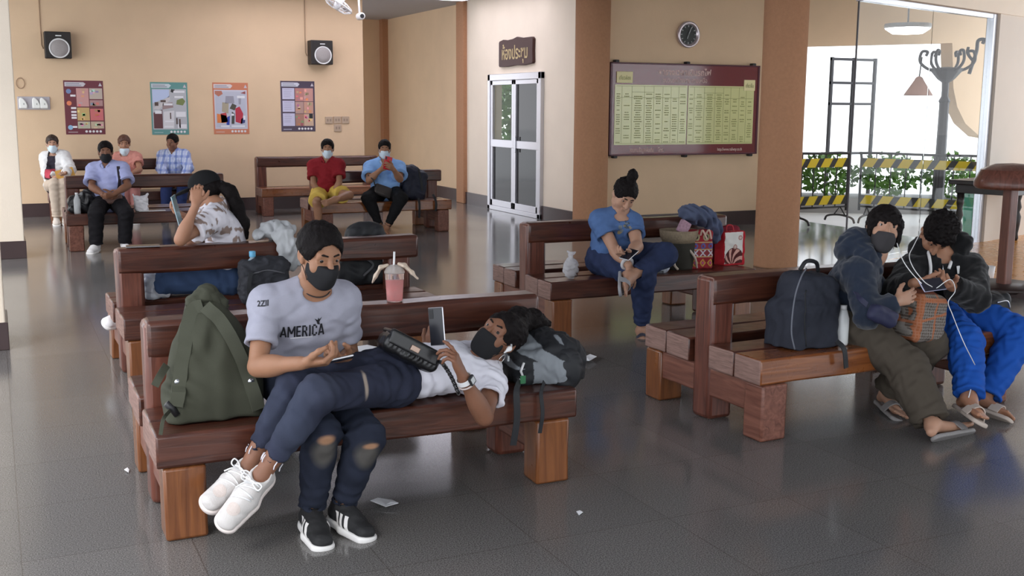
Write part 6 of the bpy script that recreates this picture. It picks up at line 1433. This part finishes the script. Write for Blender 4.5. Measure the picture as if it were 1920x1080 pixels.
phone('phone', 'phone held in both hands by the man in the black hoodie', v3((4.245, 4.060, 0.780)), (0, .75, -.65), (1, 0, .05), (.03, .03, .05), (.45, .45, .6), .036, .076, False)
pl = v3((4.246, 4.060, 0.775))
def cable(nm, lab, pts, r=.0032): return tag(wtube(nm, spline(pts, 10), r, M_white, None, 6), lab, 'earphones')
hd, R = J['hed'], J['R']
cable('earphones', 'white earphone cable from the black hoodie man\'s left ear down to his phone', [(4.452, 4.360, 1.013), (4.284, 4.240, 0.955), (4.189, 4.170, 0.916), (4.143, 4.090, 0.866), (4.159, 4.030, 0.806), (4.215, 4.030, 0.776)], .0022)
cable('earphones', 'white earphone cable strand by the hooded woman\'s cheek reaching the phone', [(4.150, 4.220, 0.978), (4.094, 4.120, 0.911), (4.106, 4.070, 0.852), (4.137, 4.025, 0.798)], .0022)
cable('earphones', 'white cable trailing from the phone over the bright blue trouser knee', [(4.244, 4.030, 0.768), (4.324, 4.020, 0.808), (4.373, 4.030, 0.746), (4.353, 4.050, 0.687), (4.334, 4.000, 0.631), (4.334, 3.920, 0.509), (4.472, 3.960, 0.367)], .0022)
c = v3((5.128, 4.500, 0.572)); T = thing('shoulder_bag', 'black bag on the bench at the hoodie man\'s side', 'bag', (c[0], c[1], .425))
s = SDF(); s.box((c[0], c[1], .53), (.10, .12, .09), rotz(.2), .05, .04); s.wob(.1, .006, 3); sculpt('body', s, .006, M_bk, T)
wtube('zip', spline([(c[0]-.05, c[1]-.125, .58), (c[0]+.02, c[1]-.13, .585), (c[0]+.06, c[1]-.12, .54)], 5), .005, M_steel, T)

# ------------------------------------------------------------------ behind the glass and outside
def barrier(A_, B_, lab, H=1.02):
    A_, B_ = v3(A_), v3(B_); d = unit(B_-A_); Ln = np.linalg.norm(B_-A_); T = thing('crowd_barrier', lab, 'barrier', tuple(A_), group='black and yellow crowd barriers')
    M_bar = mat('barrier_black', (.03, .028, .028), .45); P = lambda t_, z, o_=0: A_+d*t_+v3((0, 0, z))+np.array((-d[1], d[0], 0))*o_
    wtube('frame', spline([P(0, .18), P(0, H-.08), P(.05, H), P(Ln/2, H), P(Ln-.05, H), P(Ln, H-.08), P(Ln, .18)], 4), .019, M_bar, T); wtube('lower_rail', [P(0, .24), P(Ln, .24)], .016, M_bar, T)
    k = int(Ln/.2)
    for i in range(1, k): wtube('bar', [P(Ln*i/k, .24), P(Ln*i/k, H)], .009, M_bar, T, 6)
    M_yel = mat('barrier_yellow', (.80, .58, .02), .5)
    for z in (H-.2, .28):
        bd = NB(); Rb_ = np.stack([d, np.array((-d[1], d[0], 0)), (0, 0, 1)], 1); box(bd, (.02, -.026, z), (Ln-.02, -.016, z+.13), Rb_, (0, 0, 0)); o = obj('striped_board', bd, M_bar, T)
        n = int(Ln/.26); b2 = NB()
        for i in range(n): prism(b2, [(.02+i*.26, z+.001), (.18+i*.26, z+.001), (.26+i*.26, z+.129), (.10+i*.26, z+.129)], -.0285, -.024, lambda u, v, h: Rb_@v3((u, h, v)))
        obj('yellow_stripes', b2, M_yel, o)
    for t_ in (.12, Ln-.12):
        wtube('foot', spline([P(t_, .02, -.30), P(t_, .09, -.24), P(t_, .12, 0), P(t_, .09, .24), P(t_, .02, .30)], 4), .016, M_bar, T); wtube('foot_brace', [P(t_, .11, -.12), P(t_, .24, 0), P(t_, .11, .12)], .010, M_bar, T)
barrier((11.55, 12.55, 0), (12.4, 10.75, 0), 'black and yellow crowd barrier seen through the glass right of the column')
barrier((10.25, 12.55, 0), (11.35, 12.6, 0), 'black and yellow crowd barrier half hidden behind the right round column')
barrier((12.55, 10.6, 0), (13.6, 9.2, 0), 'black and yellow crowd barrier farthest right behind the table legs')
# hedge with its own leaf clusters
def foliage(name, lab, cat, blobs, n, m, m2=None, leaf=.07, seed=1, trunk=None, group=None):
    rg = np.random.RandomState(seed); T = thing(name, lab, cat, (blobs[0][0], blobs[0][1], 0), group=group)
    V, F = [], []
    for i in range(n):
        x, y, z, rx, ry, rz_ = blobs[rg.randint(len(blobs))]; dv = unit(rg.randn(3)); rr_ = rg.uniform(.55, 1.0)
        p = v3((x, y, z))+dv*v3((rx, ry, rz_))*rr_; p[2] = max(.03, p[2]); a = unit(rg.randn(3)); b_ = unit(np.cross(a, rg.randn(3))); L_ = leaf*rg.uniform(.6, 1.3); k = len(V)
        V += [p-a*L_, p+b_*L_*.45, p+a*L_, p-b_*L_*.45]; F.append((k, k+1, k+2, k+3))
    me = arr_mesh('foliage', shift(np.array(V), T), np.array(F)); link('foliage', me, m, T, False)
    if trunk: wtube('trunk', trunk, [.16]*(len(trunk)-1)+[.08], mat('bark', (.12, .085, .06), .9), T, 10)
    return T
M_lf = mat('hedge_leaf', (.10, .22, .035), .6, var=.5, vs=3); M_lf2 = mat('light_leaf', (.28, .42, .08), .6, var=.3, vs=3)
foliage('hedge', 'low green hedge behind the crowd barriers', 'hedge', [(x, y, .52, .6, .5, .40) for x, y in ((13.2, 15.2), (14.1, 14.7), (15.0, 14.1), (15.9, 13.6), (16.7, 13.0), (12.4, 15.8))], 2600, M_lf, leaf=.075, seed=2)
foliage('shrub', 'light green shrub above the hedge', 'shrub', [(17.2, 14.6, 1.05, .55, .5, .5), (17.7, 14.2, 1.35, .4, .4, .4)], 900, M_lf2, leaf=.07, seed=3)
struct('trim_5', prism(NB(), [(11.9, 15.6), (17.0, 12.4), (17.6, 13.4), (12.5, 16.6)], -.12, .14, lambda u, v, h: (u, v, h)), mat('kerb_stone', (.30, .29, .28), .8), label='grey stone kerb of the hedge bed')
# street lamp with scrolled arms
lp = v3((12.9, 12.35, 0)); T = thing('street_lamp', 'black street lamp with scrolled arms seen through the glass', 'lamp', tuple(lp))
M_iron = mat('dark_iron', (.028, .026, .03), .5)
obj('pole', lathe(NB(), [(.11, -.1), (.11, .25), (.085, .3), (.085, .9), (.10, .93), (.10, .98), (.075, 1.0), (.07, 1.75), (.085, 1.78), (.05, 1.85), (.05, 2.05), (.12, 2.10), (.22, 2.22), (.24, 2.26), (.05, 2.28)], n=8), M_iron, T)
for k in range(6):
    a = k*math.pi/3+.35; c_, s_ = math.cos(a), math.sin(a)
    pr_ = spline([(.06, 2.2), (.26, 2.25), (.38, 2.36), (.36, 2.5), (.28, 2.5), (.30, 2.44)], 5)
    P3 = [(lp[0]+q[0]*c_, lp[1]+q[0]*s_, q[1]) for q in [(float(u_[0]), float(u_[1])) for u_ in [np.array(z_) for z_ in pr_]]]
    wtube('scroll_arm', P3, .022, M_iron, T, 7)
wtube('tall_scroll', spline([(lp[0]+.30, lp[1]-.15, 2.18), (lp[0]+.36, lp[1]-.2, 2.5), (lp[0]+.38, lp[1]-.2, 2.66), (lp[0]+.46, lp[1]-.24, 2.68), (lp[0]+.44, lp[1]-.23, 2.62)], 6), .026, M_iron, T)
wtube('tall_scroll', spline([(lp[0]+.34, lp[1]-.18, 2.36), (lp[0]+.26, lp[1]-.13, 2.48), (lp[0]+.27, lp[1]-.13, 2.57)], 6), .022, M_iron, T)
ln = thing('lantern', 'pinkish lantern shade hanging from the street lamp arm', 'lantern', (lp[0]-.38, lp[1]+.15, 1.86))
obj('shade', lathe(NB(), [(.21, 0), (.2, .02), (.07, .22), (.05, .26), (.02, .28)], n=20), mat('lantern_shade', (.45, .26, .2), .5), ln, True); wtube('chain', [(lp[0]-.38, lp[1]+.15, 2.12), (lp[0]-.36, lp[1]+.14, 2.42)], .01, M_iron, ln)
# white building with a dark lattice window far behind
bw = thing('building', 'overexposed white building with a dark lattice window outside', 'building', (22, 24, 0))
obj('wall', box(NB(), (-10, 0, -.12), (18, .4, 6)), mat('white_render', (.86, .86, .86), .8), bw)
wx = thing('lattice_window', 'tall dark lattice window frame standing in the glare outside', 'window frame', tuple(v3((15.384, 17.000, 0.819)))); c = v3(wx.location)
x0, x1 = (14.773, 17.000, 1.700)[0]-c[0], (15.906, 17.000, 1.707)[0]-c[0]; zt = (15.252, 17.000, 2.645)[2]-c[2]
xm = (x0+x1)/2-.02; bm = NB(); th = .05
for a, b_, q0, q1 in ((x0, x0+th, -.05, zt), (xm, xm+th*1.3, -.05, zt), (x1-th, x1, -.05, zt)): box(bm, (a, 0, q0), (b_, .06, q1))
for z in (-.05, zt*.50, zt*.72, zt-.06): box(bm, (x0, .005, z), (x1, .055, z+.05))
obj('frame', bm, M_iron, wx); box_ = NB()
for x in (x0, x1-.05): box(box_, (x, 0, -c[2]-.1), (x+.05, .06, -.05))
obj('legs', box_, M_iron, wx)
# green bin
gb = thing('bin', 'pale green litter bin outside behind the glass', 'bin', (11.8, 10.62, 0)); obj('body', lathe(NB(), [(.2, -.1), (.25, .55), (.27, .56), (.27, .6), (.24, .62)], n=4), mat('bin_green', (.12, .52, .36), .5), gb, bevel=.02); obj('lid', lathe(NB(), [(.27, .62), (.25, .68), (.1, .74), (0, .745)], n=4), mat('bin_green', (.12, .52, .36), .5), gb, bevel=.02)
# glowing disc on a rod, added in place of a light reflected in the glass
cl_ = thing('glass_reflection_glow', 'bright round glow added behind the glass in place of a reflection on it', 'lamp', (11.353, 11.600, 2.791)); wtube('added_rod', [v3(cl_.location), (cl_.location[0], cl_.location[1], 3.42)], .012, M_white, cl_); bm = NB(); lathe(bm, [(.30, -.05), (.31, -.03), (.3, 0.01)], n=24); obj('rim', bm, M_white, cl_); bm = NB(); lathe(bm, [(.05, -.13), (.2, -.12), (.29, -.06), (.28, -.05)], n=24); obj('diffuser', bm, mat('reflection_glow', (1, .97, 1), .5, emit=14), cl_, True)
# black table with turned legs, behind the glass
tb = thing('table', 'black table with turned legs beside the glass partition', 'table', (10.95, 9.28, .03), .32); M_tb = mat('black_lacquer', (.02, .016, .016), .35)
obj('table_top', box(NB(), (-.95, -.4, .78), (.95, .4, .83)), M_tb, tb, bevel=.01); obj('apron', box(NB(), (-.88, -.34, .68), (.88, .34, .78)), M_tb, tb, bevel=.006)
for x in (-.82, .82):
    for y in (-.3, .3): obj('leg', lathe(NB(), [(.022, 0), (.032, .03), (.024, .09), (.04, .2), (.046, .3), (.026, .36), (.045, .42), (.028, .5), (.042, .56), (.042, .68)], (x, y, 0), 14), M_tb, tb, True)
# brown pedestal stand on the orange floor
ps = thing('pedestal_stand', 'brown wooden pedestal stand with a rounded top on the orange floor', 'stand', (8.349, 7.139, 0.030)); M_bw = wood('brown_stand', (.10, .032, .02), (.21, .075, .05), .35, .3, 1, 2)
obj('post', box(NB(), (-.048, -.048, .03), (.048, .048, .92)), M_bw, ps, bevel=.008); obj('top', lathe(NB(), [(.30, .92), (.32, .94), (.32, .99), (.27, 1.09), (.15, 1.14), (0, 1.15)], n=32), M_bw, ps, True, bevel=.004)
obj('base', lathe(NB(), [(.34, 0), (.36, .02), (.34, .045), (0, .05)], n=32), mat('stand_base_dark', (.03, .018, .016), .4), ps, True)
for k, (x, y, hh) in enumerate(((8.58, 7.05, .14), (8.75, 7.65, .12))):
    o = obj('paper_cup', lathe(NB(), [(.034, 0), (.036, .004), (.045, hh), (.042, hh), (.033, .012)], n=20), M_white, None, True); o.location = (x, y, .03); tag(o, ['white cup on the orange floor nearest the dark kerb', 'white cup on the orange floor nearer the brown pedestal stand'][k], 'cup')
# trees beyond the open sides (they show in the door glass and the board)
foliage('tree', 'dark green tree outside the open left side', 'tree', [(-12, 24, 4.2, 2.6, 2.6, 2.2), (-13.5, 21, 3.6, 2.2, 2.4, 2.0), (-12.5, 27, 3.8, 2.0, 2.2, 2.0)], 2600, M_lf, leaf=.34, seed=5, trunk=[(-12.5, 24, -.1), (-12.4, 24, 2), (-12.2, 24, 4)])
foliage('tree', 'green tree outside behind the viewer', 'tree', [(6, -14, 5.0, 3.2, 2.4, 2.4), (10, -15, 4.6, 3, 2.4, 2.6), (14, -14, 5.2, 3, 2.4, 2.4)], 2600, M_lf, leaf=.36, seed=6, trunk=[(9.5, -14.6, -.1), (9.6, -14.6, 2.5), (9.8, -14.6, 5)])

foliage('tree', 'green tree outside seen through the upper left door pane', 'tree', [(10.6, 22.6, 1.6, .9, .9, 1.0), (11.2, 23.6, 2.2, .8, .8, .9)], 900, M_lf, leaf=.13, seed=8, trunk=[(10.9, 23.1, -.1), (10.9, 23.1, 1.0), (10.9, 23.1, 1.8)])

crumple('paper_scrap', 'tiny white paper scrap on the aisle floor left of the near bench', 'litter', [(0.453, 5.112, 0.000), (0.463, 5.075, 0.000), (0.474, 5.111, 0.000), (0.464, 5.132, 0.000)], 0, .008, seed=9)
crumple('paper_scrap', 'tiny white paper scrap on the open floor right of the near bench leg', 'litter', [(2.081, 3.801, 0.000), (2.082, 3.774, 0.000), (2.104, 3.791, -0.000), (2.102, 3.812, 0.000)], 0, .008, seed=10)
